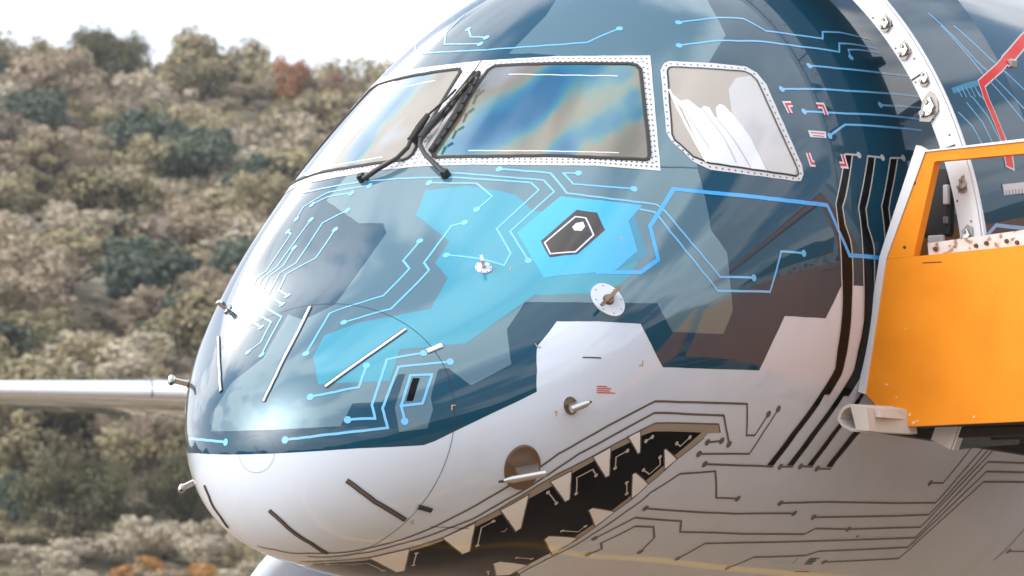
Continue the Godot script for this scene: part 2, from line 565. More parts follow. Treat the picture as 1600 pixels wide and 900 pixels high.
func hill_sheet(a0: float, a1: float, na: int, c0: float, c1: float, nc: int) -> Shape:
	var s := Shape.new()
	for i in na + 1:
		for j in nc + 1:
			var a := lerpf(a0, a1, float(i) / na); var c := lerpf(c0, c1, float(j) / nc)
			var n := (hill_point(a + 0.5, c) - hill_point(a - 0.5, c)).cross(hill_point(a, c + 0.5) - hill_point(a, c - 0.5)).normalized()
			if n.y < 0: n = -n
			s.add(hill_point(a, c), n)
	for i in na:
		for j in nc:
			var k := i * (nc + 1) + j
			s.tri(k, k + 1, k + nc + 2); s.tri(k, k + nc + 2, k + nc + 1)
	return s

func leafy(seed_: int, blobs: int, leaves: int, leaf: float, sprawl := 1.0) -> Array:
	# a crown of leaf clumps about 1 m in radius standing on y = 0, and its trunk
	var r := RandomNumberGenerator.new(); r.seed = seed_
	var crown := Shape.new(); var wood := Shape.new()
	var tops := []
	for b in blobs:
		var t := r.randf() * TAU; var e := pow(r.randf(), 0.6)
		var rad := r.randf_range(0.75, 1.05) * sprawl * sqrt(r.randf())
		var ctr := Vector3(cos(t) * rad, 0.3 + 1.3 * e * (1.0 - 0.4 * rad) * r.randf_range(0.85, 1.12), sin(t) * rad)
		var br := r.randf_range(0.14, 0.46)
		tops.append(ctr)
		var tone := r.randf_range(0.62, 1.35)
		for l in leaves:
			var d := Vector3(r.randfn(), r.randfn() * 0.85 + 0.25, r.randfn()).normalized()
			var p := ctr + d * br * pow(r.randf(), 0.35)
			var x := Vector3(r.randfn(), r.randfn(), r.randfn()).cross(d + Vector3(0, 0.01, 0)).normalized()
			var nn := (d + Vector3(r.randfn(), r.randfn(), r.randfn()) * 0.5).normalized()
			var yv := nn.cross(x).normalized()
			x = yv.cross(nn)
			var sz := leaf * r.randf_range(0.6, 1.3)
			var tn := tone * r.randf_range(0.75, 1.3)
			var col := Color(tn * r.randf_range(0.9, 1.15), tn, tn * r.randf_range(0.8, 1.1))
			var k := crown.add(p - x * sz * 0.5, nn)
			crown.add(p + yv * sz * 0.4, nn); crown.add(p + x * sz * 0.5, nn); crown.add(p - yv * sz * 0.4, nn)
			for q in 4: crown.c.append(col)
			crown.tri(k, k + 1, k + 2); crown.tri(k, k + 2, k + 3)
	wood.tube([Vector3(0, -0.3, 0), Vector3(0.02, 0.25, 0.01), Vector3(0.05, 0.8, 0.0)], [0.09, 0.07, 0.03], 7)
	for k in mini(7, tops.size()):
		var e: Vector3 = tops[k]
		wood.tube([Vector3(0, 0.1 + 0.04 * k, 0), e * Vector3(0.5, 0.55, 0.5) + Vector3(0, 0.1, 0), e], [0.045, 0.03, 0.012], 5)
	return [crown.mesh(), wood.mesh()]

func bare(seed_: int, depth: int, twigs: int, spread := 0.75) -> Array:
	# a leafless crown: forking limbs and a haze of fine twigs
	var r := RandomNumberGenerator.new(); r.seed = seed_
	var wood := Shape.new(); var crown := Shape.new()
	var todo := [[Vector3(0, -0.2, 0), Vector3(0, 1, 0), 0.62, 0.05, 0]]
	while todo.size():
		var q: Array = todo.pop_back()
		var a: Vector3 = q[0]; var d: Vector3 = q[1]
		var b: Vector3 = a + d * float(q[2]) + Vector3(r.randfn(), r.randfn(), r.randfn()) * 0.03
		var lvl: int = q[4]
		wood.tube([a, a.lerp(b, 0.5) + Vector3(r.randfn(), 0, r.randfn()) * 0.02, b], [q[3], float(q[3]) * 0.82, float(q[3]) * 0.62], 5 if lvl < 2 else 3, false)
		if lvl >= 2:
			for t in twigs:
				var p := a.lerp(b, r.randf())
				var dd := (d + Vector3(r.randfn(), r.randfn() * 0.7 + 0.35, r.randfn()) * 0.8).normalized()
				var ln := r.randf_range(0.10, 0.30)
				var sx := dd.cross(Vector3(r.randfn(), r.randfn(), r.randfn())).normalized() * 0.008
				var nn := dd.cross(sx).normalized()
				var tn := r.randf_range(0.7, 1.35)
				var k := crown.add(p - sx, nn); crown.add(p + sx, nn); crown.add(p + dd * ln, nn)
				crown.tri(k, k + 1, k + 2)
				if r.randf() < 0.5:
					var e := p + dd * ln * 0.8
					var z := Vector3(r.randfn(), r.randfn(), r.randfn()).normalized() * 0.03
					var z2 := z.cross(dd).normalized() * 0.02
					k = crown.add(e - z, nn); crown.add(e + z2, nn); crown.add(e + z, nn)
					crown.tri(k, k + 1, k + 2)
				while crown.c.size() < crown.v.size(): crown.c.append(Color(tn, tn * 0.98, tn * 0.95))
		if lvl < depth:
			for f in (3 if lvl < 2 else 2):
				var nd := (d + Vector3(r.randfn(), r.randfn() * 0.35 + 0.12, r.randfn()) * spread).normalized()
				todo.append([b, nd, float(q[2]) * r.randf_range(0.58, 0.8), float(q[3]) * 0.6, lvl + 1])
	return [crown.mesh(), wood.mesh()]

var kinds := {}
func plant_kind(key: String, called: String, meshes: Array, col: Color, bark: Color) -> void:
	var m := mat(Color(col.r * 1.22, col.g * 1.2, col.b * 1.25), 0.8)
	m.vertex_color_use_as_albedo = true
	m.backlight_enabled = true
	m.backlight = Color(0.45, 0.45, 0.34)
	kinds[key] = {"called": called, "meshes": meshes, "leaf": m, "bark": mat(bark, 0.9)}

func plant(key: String, at: Vector3, wide: float, tall: float, turn: float, label: String, group := "") -> Node3D:
	var k: Dictionary = kinds[key]
	var t := thing(k.called, label, "tree" if (k.called as String).ends_with("tree") else "shrub", at, group)
	t.rotation.y = turn
	t.scale = Vector3(wide, tall, wide)
	var mm: Array = k.meshes[int(absf(turn) * 100.0) % (k.meshes as Array).size()]
	for e in 2:
		var o := MeshInstance3D.new()
		o.mesh = mm[e]
		o.material_override = k.leaf if e == 0 else k.bark
		o.name = "crown" if e == 0 else "trunk"
		t.add_child(o, true)
	return t

func hillside() -> void:
	var soil := StandardMaterial3D.new()
	soil.albedo_texture = noise_tex(0.02, [[0.0, Color(0.08, 0.075, 0.04)], [0.5, Color(0.17, 0.145, 0.085)], [1.0, Color(0.28, 0.23, 0.15)]], 31)
	soil.uv1_triplanar = true; soil.uv1_world_triplanar = true; soil.uv1_scale = Vector3(0.06, 0.06, 0.06)
	soil.roughness = 0.95
	tag(build("hill", hill_sheet(80.0, 330.0, 90, -170.0, 150.0, 110), soil, self), "scrub covered hill rising behind the apron", "", "", "structure")
	# hills out of view, raised behind the camera for their dark reflection
	var ring := Shape.new()
	var f := FastNoiseLite.new(); f.seed = 9; f.frequency = 0.01; f.fractal_octaves = 4
	var cols := 240
	for i in 10:
		for j in cols + 1:
			var az := TAU * j / cols
			var rad := 330.0 + 18.0 * i
			var p := HO + Vector3(cos(az) * rad, 0, sin(az) * rad)
			var rise := smoothstep(0.0, 1.0, i / 9.0)
			p.y = -0.5 + rise * (26.0 + 75.0 * smoothstep(-0.1, 0.9, Vector2(cos(az), sin(az)).dot(Vector2(0.25, 0.97))) + 30.0 * f.get_noise_2d(cos(az) * 300.0, sin(az) * 300.0) + 6.0 * f.get_noise_2d(p.x * 6.0, p.z * 6.0))
			ring.add(p, (HO - p + Vector3(0, 260, 0)).normalized())
	for i in 9:
		for j in cols:
			var k := i * (cols + 1) + j
			ring.tri(k, k + 1, k + cols + 2); ring.tri(k, k + cols + 2, k + cols + 1)
	var wood := StandardMaterial3D.new()
	wood.albedo_texture = noise_tex(0.03, [[0.0, Color(0.02, 0.03, 0.018)], [0.5, Color(0.045, 0.05, 0.03)], [1.0, Color(0.10, 0.09, 0.06)]], 33)
	wood.uv1_triplanar = true; wood.uv1_world_triplanar = true; wood.uv1_scale = Vector3(0.03, 0.03, 0.03)
	wood.roughness = 0.95
	tag(build("unseen_hills", ring, wood, self), "wooded hills out of view, reflected dark in the nose paint", "", "", "structure")

	var lv := []
	for k in 4: lv.append(leafy(100 + k, 22, 190, 0.115))
	var spr := []
	for k in 3: spr.append(leafy(140 + k, 18, 190, 0.10, 1.2))
	var br := []
	for k in 4: br.append(bare(200 + k, 4, 12))
	var tall_bare := [bare(231, 4, 7, 0.6)]
	var big := []
	for k in 2: big.append(leafy(170 + k, 60, 240, 0.055))
	plant_kind("oak", "evergreen_tree", big, Color(0.105, 0.098, 0.045), Color(0.06, 0.05, 0.035))
	plant_kind("green", "evergreen_tree", lv, Color(0.21, 0.18, 0.095), Color(0.07, 0.055, 0.04))
	plant_kind("dark", "dark_evergreen_tree", lv, Color(0.075, 0.098, 0.066), Color(0.05, 0.04, 0.03))
	plant_kind("olive", "olive_green_shrub", spr, Color(0.33, 0.285, 0.165), Color(0.08, 0.06, 0.045))
	plant_kind("bare", "bare_tree", br, Color(0.33, 0.265, 0.20), Color(0.36, 0.29, 0.23))
	plant_kind("ghost", "pale_bare_tree", tall_bare, Color(0.52, 0.41, 0.34), Color(0.62, 0.50, 0.42))
	plant_kind("brown", "brown_shrub", spr, Color(0.34, 0.275, 0.19), Color(0.12, 0.09, 0.07))
	plant_kind("pale", "pale_grey_shrub", spr, Color(0.44, 0.385, 0.29), Color(0.2, 0.17, 0.14))
	plant_kind("rust", "rust_leaved_tree", lv, Color(0.30, 0.14, 0.06), Color(0.12, 0.09, 0.07))
	plant_kind("amber", "amber_shrub", spr, Color(0.42, 0.22, 0.06), Color(0.12, 0.09, 0.07))
	special("oak", 231, -3.8, 2.315, 2.256, 0.3, "large dark olive tree crowning the ridge, the tallest on the skyline at left")
	special("dark", 236.04, -3.06, 1.664, 0.591, 1.2, "low dark evergreen growing at the foot of the ridge's tallest tree")
	special("green", 231, 1, 1.191, 1.629, 2.1, "green tree on the ridge between the skyline's tallest tree and the rusty one")
	special("dark", 234.41, 0.84, 1.081, 1.011, 0.9, "dark green evergreen just below the ridge, under the green ridge tree")
	special("rust", 231, 5.2, 1.054, 1.99, 3.3, "rust orange leaved tree on the ridge beside the aircraft's windscreen")
	special("bare", 231, 4.2, 1.085, 1.411, 0.5, "bare grey tree on the ridge left of the rust leaved tree")
	special("bare", 231, 6.9, 1.026, 1.381, 2.2, "bare grey tree on the ridge right of the rust leaved tree")
	special("rust", 231, 7.3, 0.753, 1.28, 5.1, "small orange shrub on the ridge next to the windscreen's edge")
	special("brown", 231, -8, 1.125, 1.421, 1, "brown tree at the far left end of the ridge")
	special("ghost", 174.2, -0.95, 0.997, 1.015, 1.7, "pale bare tree with a straight trunk halfway up the hillside")
	special("dark", 172.61, 0.79, 0.654, 0.623, 2.6, "dark blue green bush right of the pale bare tree")
	special("pale", 173.43, -4.42, 1.78, 1.201, 4, "wide pale grey bush left of the pale bare tree")
	special("pale", 177.08, -5.83, 1.052, 0.687, 2.9, "pale dry bush at the left edge behind the wide grey bush")
	special("brown", 157.56, -1.78, 1.276, 0.916, 0.8, "broad brown bush below the pale bare tree")
	special("pale", 147.37, -0.16, 0.875, 0.714, 5.5, "tan dry bush right behind the far wing's inner end")
	special("dark", 229.51, 5.27, 0.997, 0.639, 4.4, "dark green bush on the slope beside the starboard windscreen")
	special("dark", 193.88, -2.48, 0.734, 0.888, 3.7, "dark green thicket on the upper slope left of the pale bare tree")
	special("oak", 120.94, -2.62, 1.561, 1.584, 0.2, "big dense green tree below the far wing, the left one of two")
	special("oak", 121.94, 0.13, 1.248, 1.431, 1.1, "big dense green tree below the far wing, the one nearer the nose")
	special("dark", 123.83, -4.43, 0.599, 0.938, 2.2, "dark green bush at the lower left edge below the far wing")
	special("pale", 117.44, -3.49, 0.946, 0.647, 1.4, "pale silvery shrub at the bottom left corner of the slope")
	special("pale", 118.26, -1.06, 0.954, 0.897, 3.1, "tall tan grassy shrub in front of the two big green trees")
	special("pale", 117.85, 0.61, 0.825, 0.814, 4.6, "tan grassy shrub at the foot of the slope beside the radome")
	special("amber", 115.87, -0.88, 0.686, 0.495, 2.4, "orange flowering shrub at the bottom of the slope under the tan shrub")
	special("amber", 115.88, 0.44, 0.749, 0.448, 5.2, "orange flowering shrub at the bottom of the slope nearest the radome")
	special("olive", 117.09, 1.63, 0.442, 0.566, 0.6, "olive shrub beside the far engine at the foot of the slope")
	# the scrub that covers the rest of the slope
	var r := RandomNumberGenerator.new(); r.seed = 77
	var mix := ["green", "olive", "olive", "brown", "bare", "bare", "dark", "pale", "brown", "brown", "bare", "green"]
	var say := {
		"green": ["mid green evergreen tree standing among the scrub on the hillside", "evergreen trees on the hillside"],
		"dark": ["small dark evergreen tree standing among the scrub on the hillside", "dark evergreens on the hillside"],
		"olive": ["olive green rounded shrub growing among the scrub on the hillside", "olive shrubs on the hillside"],
		"bare": ["leafless brown tree with fine twigs standing on the hillside", "bare trees on the hillside"],
		"brown": ["brown leaved low shrub growing among the scrub on the hillside", "brown shrubs on the hillside"],
		"pale": ["pale grey dry shrub growing among the scrub on the hillside", "pale shrubs on the hillside"]}
	var names := {"green": "green evergreen tree", "dark": "small dark evergreen", "olive": "olive green shrub", "bare": "leafless brown tree", "brown": "low brown shrub", "pale": "pale dry shrub"}
	var foot := "at the foot of the slope"
	var bands := ["low on the slope", "level with the far wing", "just above the far wing", "halfway up the slope", "on the upper slope", "high under the ridge", "on the ridge"]
	var nth := ["leftmost", "second from left", "third from left", "fourth from left", "fifth from left", "sixth from left", "seventh from left", "eighth from left", "ninth from left", "tenth from left", "eleventh from left", "twelfth from left", "thirteenth from left", "fourteenth from left", "fifteenth from left", "sixteenth from left", "seventeenth from left", "eighteenth from left", "nineteenth from left", "twentieth from left"]
	var spots := []
	var a := 128.0
	while a < 236.0:
		var step := 2.7 + (a - 141.0) * 0.008
		var c := -15.0
		while c < 12.0:
			var key: String = mix[r.randi() % mix.size()]
			var aa := a + r.randf_range(-0.45, 0.45) * step; var cc := c + r.randf_range(-0.45, 0.45) * step
			var wide := r.randf_range(1.2, 2.3) * (1.1 if key in ["olive", "brown", "pale"] else 1.0)
			var tall := wide * r.randf_range(0.55, 0.95)
			var turn := r.randf() * TAU
			var free := true
			for q in kept:
				if Vector2(aa, cc).distance_to(Vector2(q.x, q.y)) < q.z or (aa < q.x and aa > q.x - 8.0 and absf(cc - q.y) < q.z + wide * 0.8): free = false
			if not free:
				key = ["olive", "brown"][r.randi() % 2]; wide *= 0.7; tall = wide * 0.45; free = true
				for q in kept: if Vector2(aa, cc).distance_to(Vector2(q.x, q.y)) < q.z * 0.7: free = false
			if free: spots.append([cc, aa, key, wide, tall, turn])
			c += step
		a += step * 1.0
	a = 106.0
	while a < 127.0:      # low growth at the foot of the slope
		var c := -9.5
		while c < 4.0:
			var key: String = ["pale", "olive", "brown", "pale"][r.randi() % 4]
			var wide := r.randf_range(0.8, 1.25)
			spots.append([c + r.randf_range(-0.6, 0.6), a + r.randf_range(-0.8, 0.8), key, wide, wide * r.randf_range(0.3, 0.5), r.randf() * TAU])
			c += 2.3
		a += 3.2
	spots.sort()
	var seen := {}
	for q in spots:
		var band: String = foot if q[1] < 127.0 else bands[clampi(int((float(q[1]) - 127.0) / 15.8), 0, 6)]
		var id: String = q[2] + band
		seen[id] = seen.get(id, -1) + 1
		plant(q[2], hill_point(q[1], q[0]), q[3], q[4], q[5], "%s %s, %s of its kind" % [names[q[2]], band, nth[mini(seen[id], 19)]], say[q[2]][1])
	# beyond the part of the slope the picture shows
	var far := MultiMesh.new()
	far.transform_format = MultiMesh.TRANSFORM_3D
	far.mesh = lv[1][0]
	var where := []
	for k in 9000:
		var aa := r.randf_range(101.0, 300.0); var cc := r.randf_range(-165.0, 145.0)
		if cc > -16.5 and cc < 12.5 and aa < 240.0 and (aa > 127.0 or (cc > -11.0 and cc < 4.5)): continue
		var s := r.randf_range(1.2, 2.6) * (0.5 if aa < 127.0 and absf(cc) < 40.0 else 1.0)
		where.append(Transform3D(Basis(Vector3.UP, r.randf() * TAU).scaled(Vector3(s, s * r.randf_range(0.7, 1.1), s)), hill_point(aa, cc) - Vector3(0, 0.3, 0)))
	far.instance_count = where.size()
	for k in where.size(): far.set_instance_transform(k, where[k])
	var mm := MultiMeshInstance3D.new()
	mm.multimesh = far
	mm.material_override = kinds.olive.leaf
	mm.name = "hillside_woods"
	add_child(mm)
	tag(mm, "unbroken scrub woods on the rest of the hill", "", "", "stuff")

var kept: Array[Vector3] = []
func special(key: String, a: float, c: float, wide: float, tall: float, turn: float, label: String) -> void:
	kept.append(Vector3(a, c, wide * 0.75))
	plant(key, hill_point(a, c), wide, tall, turn, label)

# ---------------------------------------------------------------- the aircraft
func joint_at(phi: float) -> float: return 0.425 + 0.045 * cos(phi)

func body_grid(front: bool) -> Shape:
	var s := Shape.new()
	var rows := []
	if front:
		for k in 25: rows.append(float(k) / 24.0)
	else:
		var x := 0.0
		while x < 6.6: rows.append(x); x += 0.03 + 0.004 * x
		for e in 12: rows.append(6.6 + e * 0.9)
		for e in 27: rows.append(17.0 + e * 0.5)
	var cols := 288
	for r in rows:
		for j in cols + 1:
			var phi := TAU * j / cols
			var xj := joint_at(phi)
			var x: float = xj * r * r if front else r + 0.425
			if not front and r < 2.0: x = lerpf(xj, 0.425, r / 2.0) + r
			s.add(skin(x, phi), norm(x, phi))
	for k in rows.size() - 1:
		for j in cols:
			var q := k * (cols + 1) + j
			s.tri(q, q + 1, q + cols + 2); s.tri(q, q + cols + 2, q + cols + 1)
	return s

func airliner() -> void:
	plane = thing("airliner", "parked jet airliner with a blue shark face livery and toothed mouth", "airliner")
	build("radome", body_grid(true), mats.white, plane)
	build("fuselage", body_grid(false), mats.white, plane)
	paint()
	# petrol paint carried aft over the crown
	var s := Shape.new()
	var edge := deg_to_rad(AFT_EDGE)
	for k in 24:
		var x := 5.4 + k * 0.5
		for j in 73:
			var phi := lerpf(-edge, edge, j / 72.0)
			var nn := norm(x, phi)
			s.add(skin(x, phi) + nn * lift_of(1), nn)
	for k in 23:
		for j in 72:
			var q := k * 73 + j
			s.tri(q, q + 1, q + 74); s.tri(q, q + 74, q + 73)
	build("blue_crown_paint", s, mats.petrol, plane)
	# radome joint and nose cap ring
	var ring := []
	for j in 73:
		var d := -180.0 + j * 5.0
		ring.append(joint_at(deg_to_rad(d))); ring.append(d)
	stroke("radome_joint", mats.seam, 8, 0.0024, 0.0, "", ring)
	ring = []
	for j in 37:
		ring.append(0.0065); ring.append(-180.0 + j * 10.0)
	stroke("nose_cap_ring", mats.taupe, 8, 0.0011, 0.0, "", ring)
	windows()
	wipers()
	sensors()
	door()
	wing()

const AFT_EDGE := 94.45

func paint() -> void:
	patch("blue_paint", mats.petrol, 1, [0.0003, 126.56, 0.0008, 110.28, 0.0016, 103.13, 0.004, 96.83, 0.0119, 92.65, 0.03, 90.91, 0.0548, 90.99, 0.145, 92.39, 0.329, 96.01, 0.365, 95.22, 0.406, 93.76, 0.479, 91.84, 0.554, 90.36, 0.711, 88.09, 0.722, 79.95, 0.744, 72.31, 0.754, 71.22, 0.849, 67.14, 0.916, 71.23, 0.99, 75.29, 1.072, 79.54, 1.166, 83.36, 1.188, 87.11, 1.215, 90.7, 1.284, 96.94, 1.425, 98.87, 1.576, 100.57, 1.908, 104.03, 1.967, 99.42, 2.039, 95.09, 2.19, 96.6, 2.347, 97.8, 2.45, 92.95, 2.545, 93.2, 2.622, 93.63, 2.711, 94.18, 2.79, 94.45, 5.4, 94.45, 5.4, 86.45, 5.4, 78.45, 5.4, 70.45, 5.4, 62.45, 5.4, 54.45, 5.4, 46.45, 5.4, 38.45, 5.4, 30.45, 5.4, 22.45, 5.4, 14.45, 5.4, 6.45, 5.4, -1.55, 5.4, -9.55, 5.4, -17.55, 5.4, -25.55, 5.4, -33.55, 5.4, -41.55, 5.4, -49.55, 5.4, -57.55, 5.4, -65.55, 5.4, -73.55, 5.4, -81.55, 5.4, -89.55, 5.4, -94.45, 2.79, -94.45, 2.711, -94.18, 2.622, -93.63, 2.545, -93.2, 2.45, -92.95, 2.347, -97.8, 2.19, -96.6, 2.039, -95.09, 1.967, -99.42, 1.908, -104.03, 1.576, -100.57, 1.425, -98.87, 1.284, -96.94, 1.215, -90.7, 1.188, -87.11, 1.166, -83.36, 1.072, -79.54, 0.99, -75.29, 0.916, -71.23, 0.849, -67.14, 0.754, -71.22, 0.744, -72.31, 0.722, -79.95, 0.711, -88.09, 0.554, -90.36, 0.479, -91.84, 0.406, -93.76, 0.365, -95.22, 0.329, -96.01, 0.145, -92.39, 0.0548, -90.99, 0.03, -90.91, 0.0119, -92.65, 0.004, -96.83, 0.0016, -103.13, 0.0008, -110.28, 0.0003, -126.56], null, 0.018)
	patch("pale_panel", mats.grey, 2, [1.164, -0.56, 1.167, 5.25, 1.179, 10.75, 1.19, 15.86, 1.208, 20.77, 1.232, 25.49, 1.263, 30.03, 1.3, 35.37, 1.348, 40.46, 1.406, 45.29, 1.475, 49.85, 1.578, 54.64, 1.696, 59.04, 1.663, 65.18, 1.631, 71.76, 1.687, 77.88, 1.678, 83.77, 1.686, 89.84, 1.629, 93.92, 1.473, 91.83, 1.327, 89.51, 1.29, 85.06, 1.262, 80.5, 1.184, 78.02, 1.114, 75.18, 1.049, 72.08, 0.991, 68.8, 0.888, 61.97, 0.799, 55.07, 0.765, 56.53, 0.69, 60.07, 0.663, 66.63, 0.645, 73.48, 0.498, 75.19, 0.474, 69.65, 0.455, 63.95, 0.43, 62.4, 0.421, 62.97, 0.381, 69.97, 0.366, 73.52, 0.363, 79.8, 0.339, 88.39, 0.254, 86.72, 0.253, 79.39, 0.256, 72.15, 0.29, 64.21, 0.332, 57.1, 0.314, 55.55, 0.27, 60.64, 0.231, 66.46, 0.193, 63.51, 0.158, 60.06, 0.133, 66.05, 0.11, 72.91, 0.0817, 69.2, 0.0571, 63.98, 0.0369, 56.27, 0.0287, 50.86, 0.0218, 43.82, 0.0172, 35.77, 0.0138, 25.39, 0.0118, 12.37, 0.0112, -2.68, 0.0125, -17.93, 0.0156, -31.45, 0.0209, -42.43, 0.0288, -51.1, 0.0375, -56.81, 0.0486, -61.66, 0.0627, -65.83, 0.0807, -69.49, 0.0933, -60.79, 0.114, -54.01, 0.127, -43.37, 0.155, -35.25, 0.16, -28.79, 0.171, -23.11, 0.208, -14.16, 0.318, -13.2, 0.436, -13.13, 0.387, -3.82, 0.424, 0.96, 0.466, 5.05, 0.677, 2.89, 0.777, 2.39, 0.866, 2.5, 0.911, -0.27, 0.925, -7.89, 0.999, -15.25, 1.09, -23.07, 1.198, -19.47, 1.177, -14.12, 1.165, -9.17])
	patch("pale_roof_panel", mats.grey, 2, [1.687, 5.53, 1.796, 6.62, 1.914, 7.42, 2.065, 6.29, 2.089, 9.68, 2.122, 12.81, 2.164, 15.72, 2.215, 18.37, 2.261, 21.21, 2.316, 23.8, 2.38, 26.14, 2.455, 28.22, 2.396, 31.65, 2.349, 34.85, 2.278, 40.83, 2.084, 43.46, 1.778, 47.66, 1.733, 53.19, 1.7, 58.82, 1.582, 54.37, 1.481, 49.52, 1.55, 45.79, 1.623, 42.21, 1.785, 35.32, 1.76, 31.87, 1.741, 28.31, 1.728, 24.64, 1.72, 20.85])
	patch("teal_panel", mats.teal, 3, [1.048, 6.29, 1.062, 11.45, 1.082, 16.38, 1.088, 21.86, 1.101, 29.29, 1.076, 36.02, 1.098, 39.79, 1.124, 43.47, 1.133, 47.54, 1.147, 51.58, 1.165, 55.58, 1.188, 59.54, 1.218, 63.25, 1.254, 66.85, 1.183, 69.62, 1.114, 69.61, 1.001, 66.17, 0.916, 60.67, 0.84, 55.07, 0.75, 55.05, 0.647, 55.93, 0.546, 57.45, 0.489, 53.53, 0.435, 50, 0.375, 44.57, 0.344, 47.93, 0.311, 52.08, 0.281, 56.61, 0.216, 50.04, 0.17, 43.27, 0.149, 39.09, 0.131, 34.17, 0.146, 29.29, 0.164, 24.63, 0.185, 20.17, 0.21, 15.92, 0.309, 11.81, 0.35, 16.45, 0.394, 20.45, 0.431, 25.33, 0.472, 29.66, 0.562, 36.92, 0.635, 33.71, 0.709, 30.96, 0.754, 23.32, 0.859, 21.77, 0.898, 14.7, 0.946, 7.73])
	patch("eye_shade", mats.midteal, 4, [1.328, 57.46, 1.303, 62.68, 1.286, 68.11, 1.128, 65.7, 1.106, 64.47, 1.24, 64.65, 1.279, 57.25])
	patch("eye_patch", mats.azure, 5, [1.173, 39.7, 1.212, 44.33, 1.26, 48.77, 1.315, 53.04, 1.379, 57.06, 1.29, 57.58, 1.27, 61.39, 1.254, 65.31, 1.135, 65.65, 1.07, 62.56, 1.011, 59.31, 0.906, 52.5, 0.937, 44.37, 0.979, 36.69])
	patch("eye_pupil", mats.bronze, 6, [1.168, 45.48, 1.213, 50.16, 1.19, 55.14, 1.051, 54.52, 0.973, 49.22, 0.999, 43.77])
	patch("eye_glint", mats.white, 7, [1.128, 47.88, 1.15, 49.09, 1.142, 50.42, 1.122, 50.57, 1.104, 48.97, 1.108, 47.81])
	patch("nose_bar", mats.black, 6, [0.343, 60.77, 0.361, 62.32, 0.335, 67, 0.312, 71.99, 0.293, 70.82])
	patch("gill_stripe", mats.black, 4, [2.601, 70.82, 2.466, 77.76, 2.448, 78.77, 2.445, 81.99, 2.448, 86.41, 2.45, 91.01, 2.463, 95.39, 2.467, 97.57, 2.47, 100.4, 2.472, 104.02, 2.485, 106.94, 2.472, 108.02, 2.385, 113.24, 2.301, 118.16, 2.24, 123.47, 2.231, 124.52, 2.292, 124.66, 2.3, 123.62, 2.361, 118.39, 2.443, 113.52, 2.463, 111.73, 2.504, 111.84, 2.556, 108.38, 2.559, 107.5, 2.56, 104.32, 2.553, 99.33, 2.544, 95.76, 2.54, 91.47, 2.534, 87.01, 2.528, 85.45, 2.497, 82.53, 2.495, 79.63, 2.531, 78.07, 2.653, 71.36])
	patch("gill_stripe", mats.black, 4, [2.77, 72.06, 2.643, 78.79, 2.616, 80.32, 2.618, 84.28, 2.619, 87.43, 2.624, 91.84, 2.637, 96.12, 2.648, 99.34, 2.647, 101.89, 2.639, 104.56, 2.641, 107.5, 2.633, 108.36, 2.542, 113.77, 2.46, 118.61, 2.4, 123.82, 2.388, 124.84, 2.45, 124.93, 2.459, 123.91, 2.519, 118.73, 2.599, 113.89, 2.623, 112.35, 2.665, 112.44, 2.723, 109.01, 2.729, 104.8, 2.719, 99.56, 2.721, 96.42, 2.712, 92.19, 2.711, 87.94, 2.705, 86.84, 2.672, 83.77, 2.672, 80.92, 2.708, 79.11, 2.825, 72.53])
	patch("gill_stripe", mats.black, 4, [2.943, 73.13, 2.824, 79.61, 2.799, 80.94, 2.801, 83.99, 2.804, 88.21, 2.809, 92.54, 2.819, 96.73, 2.835, 101.99, 2.838, 106.23, 2.821, 108.88, 2.711, 114.11, 2.626, 118.91, 2.563, 124.04, 2.553, 125.06, 2.611, 125.11, 2.615, 124.1, 2.679, 118.98, 2.764, 114.2, 2.789, 112.33, 2.836, 112.3, 2.896, 109.35, 2.925, 106.41, 2.922, 102.21, 2.905, 96.98, 2.893, 91.79, 2.886, 87.02, 2.856, 84.21, 2.855, 81.7, 2.881, 79.83, 3, 73.57])
	patch("gill_stripe", mats.black, 4, [3.119, 73.64, 3.006, 80.29, 2.98, 81.84, 2.979, 85.36, 2.987, 88.88, 2.994, 93.09, 3.013, 97.28, 3.014, 100.87, 3.023, 104.52, 3.022, 110.01, 2.927, 114.44, 2.795, 119.3, 2.723, 124.32, 2.714, 125.45, 2.773, 125.62, 2.779, 124.49, 2.853, 119.84, 3.015, 115.24, 3.097, 110.67, 3.123, 104.72, 3.107, 101.09, 3.101, 97.51, 3.08, 92.79, 3.075, 88, 3.042, 82.38, 3.065, 80.49, 3.177, 74.27])
	patch("lip_band", mats.sand, 3, [0.373, -176.21, 0.373, -184.09, 0.401, -189.73, 0.428, -194.82, 0.466, -198.8, 0.5, -204.78, 0.545, -209.58, 0.612, -216.83, 0.656, -223.83, 0.713, -229.52, 0.727, -230.78, 0.799, -236.84, 0.889, -241.54, 0.96, -243.17, 1.103, -246.22, 1.24, -248.66, 1.313, -249.68, 1.498, -248.23, 1.727, -246.61, 1.762, -244.53, 1.678, -244.91, 1.664, -244, 1.547, -239.63, 1.457, -233.55, 1.443, -231.52, 1.423, -229.58, 1.383, -226.24, 1.352, -220.9, 1.329, -216.28, 1.271, -209.63, 1.267, -205.82, 1.278, -201.55, 1.42, -198, 1.5, -180, 1.45, -163, 1, -160, 0.62, -160])
	patch("mouth", mats.black, 4, [1.316, 112.36, 1.631, 114.59, 1.523, 119.19, 1.432, 125.03, 1.392, 130.2, 1.362, 132.98, 1.324, 138.06, 1.297, 142.14, 1.284, 149.14, 1.267, 154.52, 1.27, 158.14, 1.42, 162, 1.5, 180, 1.45, 197, 1, 200, 0.66, 200, 0.409, 179.98, 0.428, 170.57, 0.493, 163.31, 0.526, 157.12, 0.571, 152.18, 0.631, 144.89, 0.662, 140.58, 0.699, 136.84, 0.752, 131.74, 0.829, 125.91, 0.893, 122.8, 0.977, 118.94, 1.042, 117.17, 1.125, 115.29, 1.196, 114.2, 1.264, 112.84])
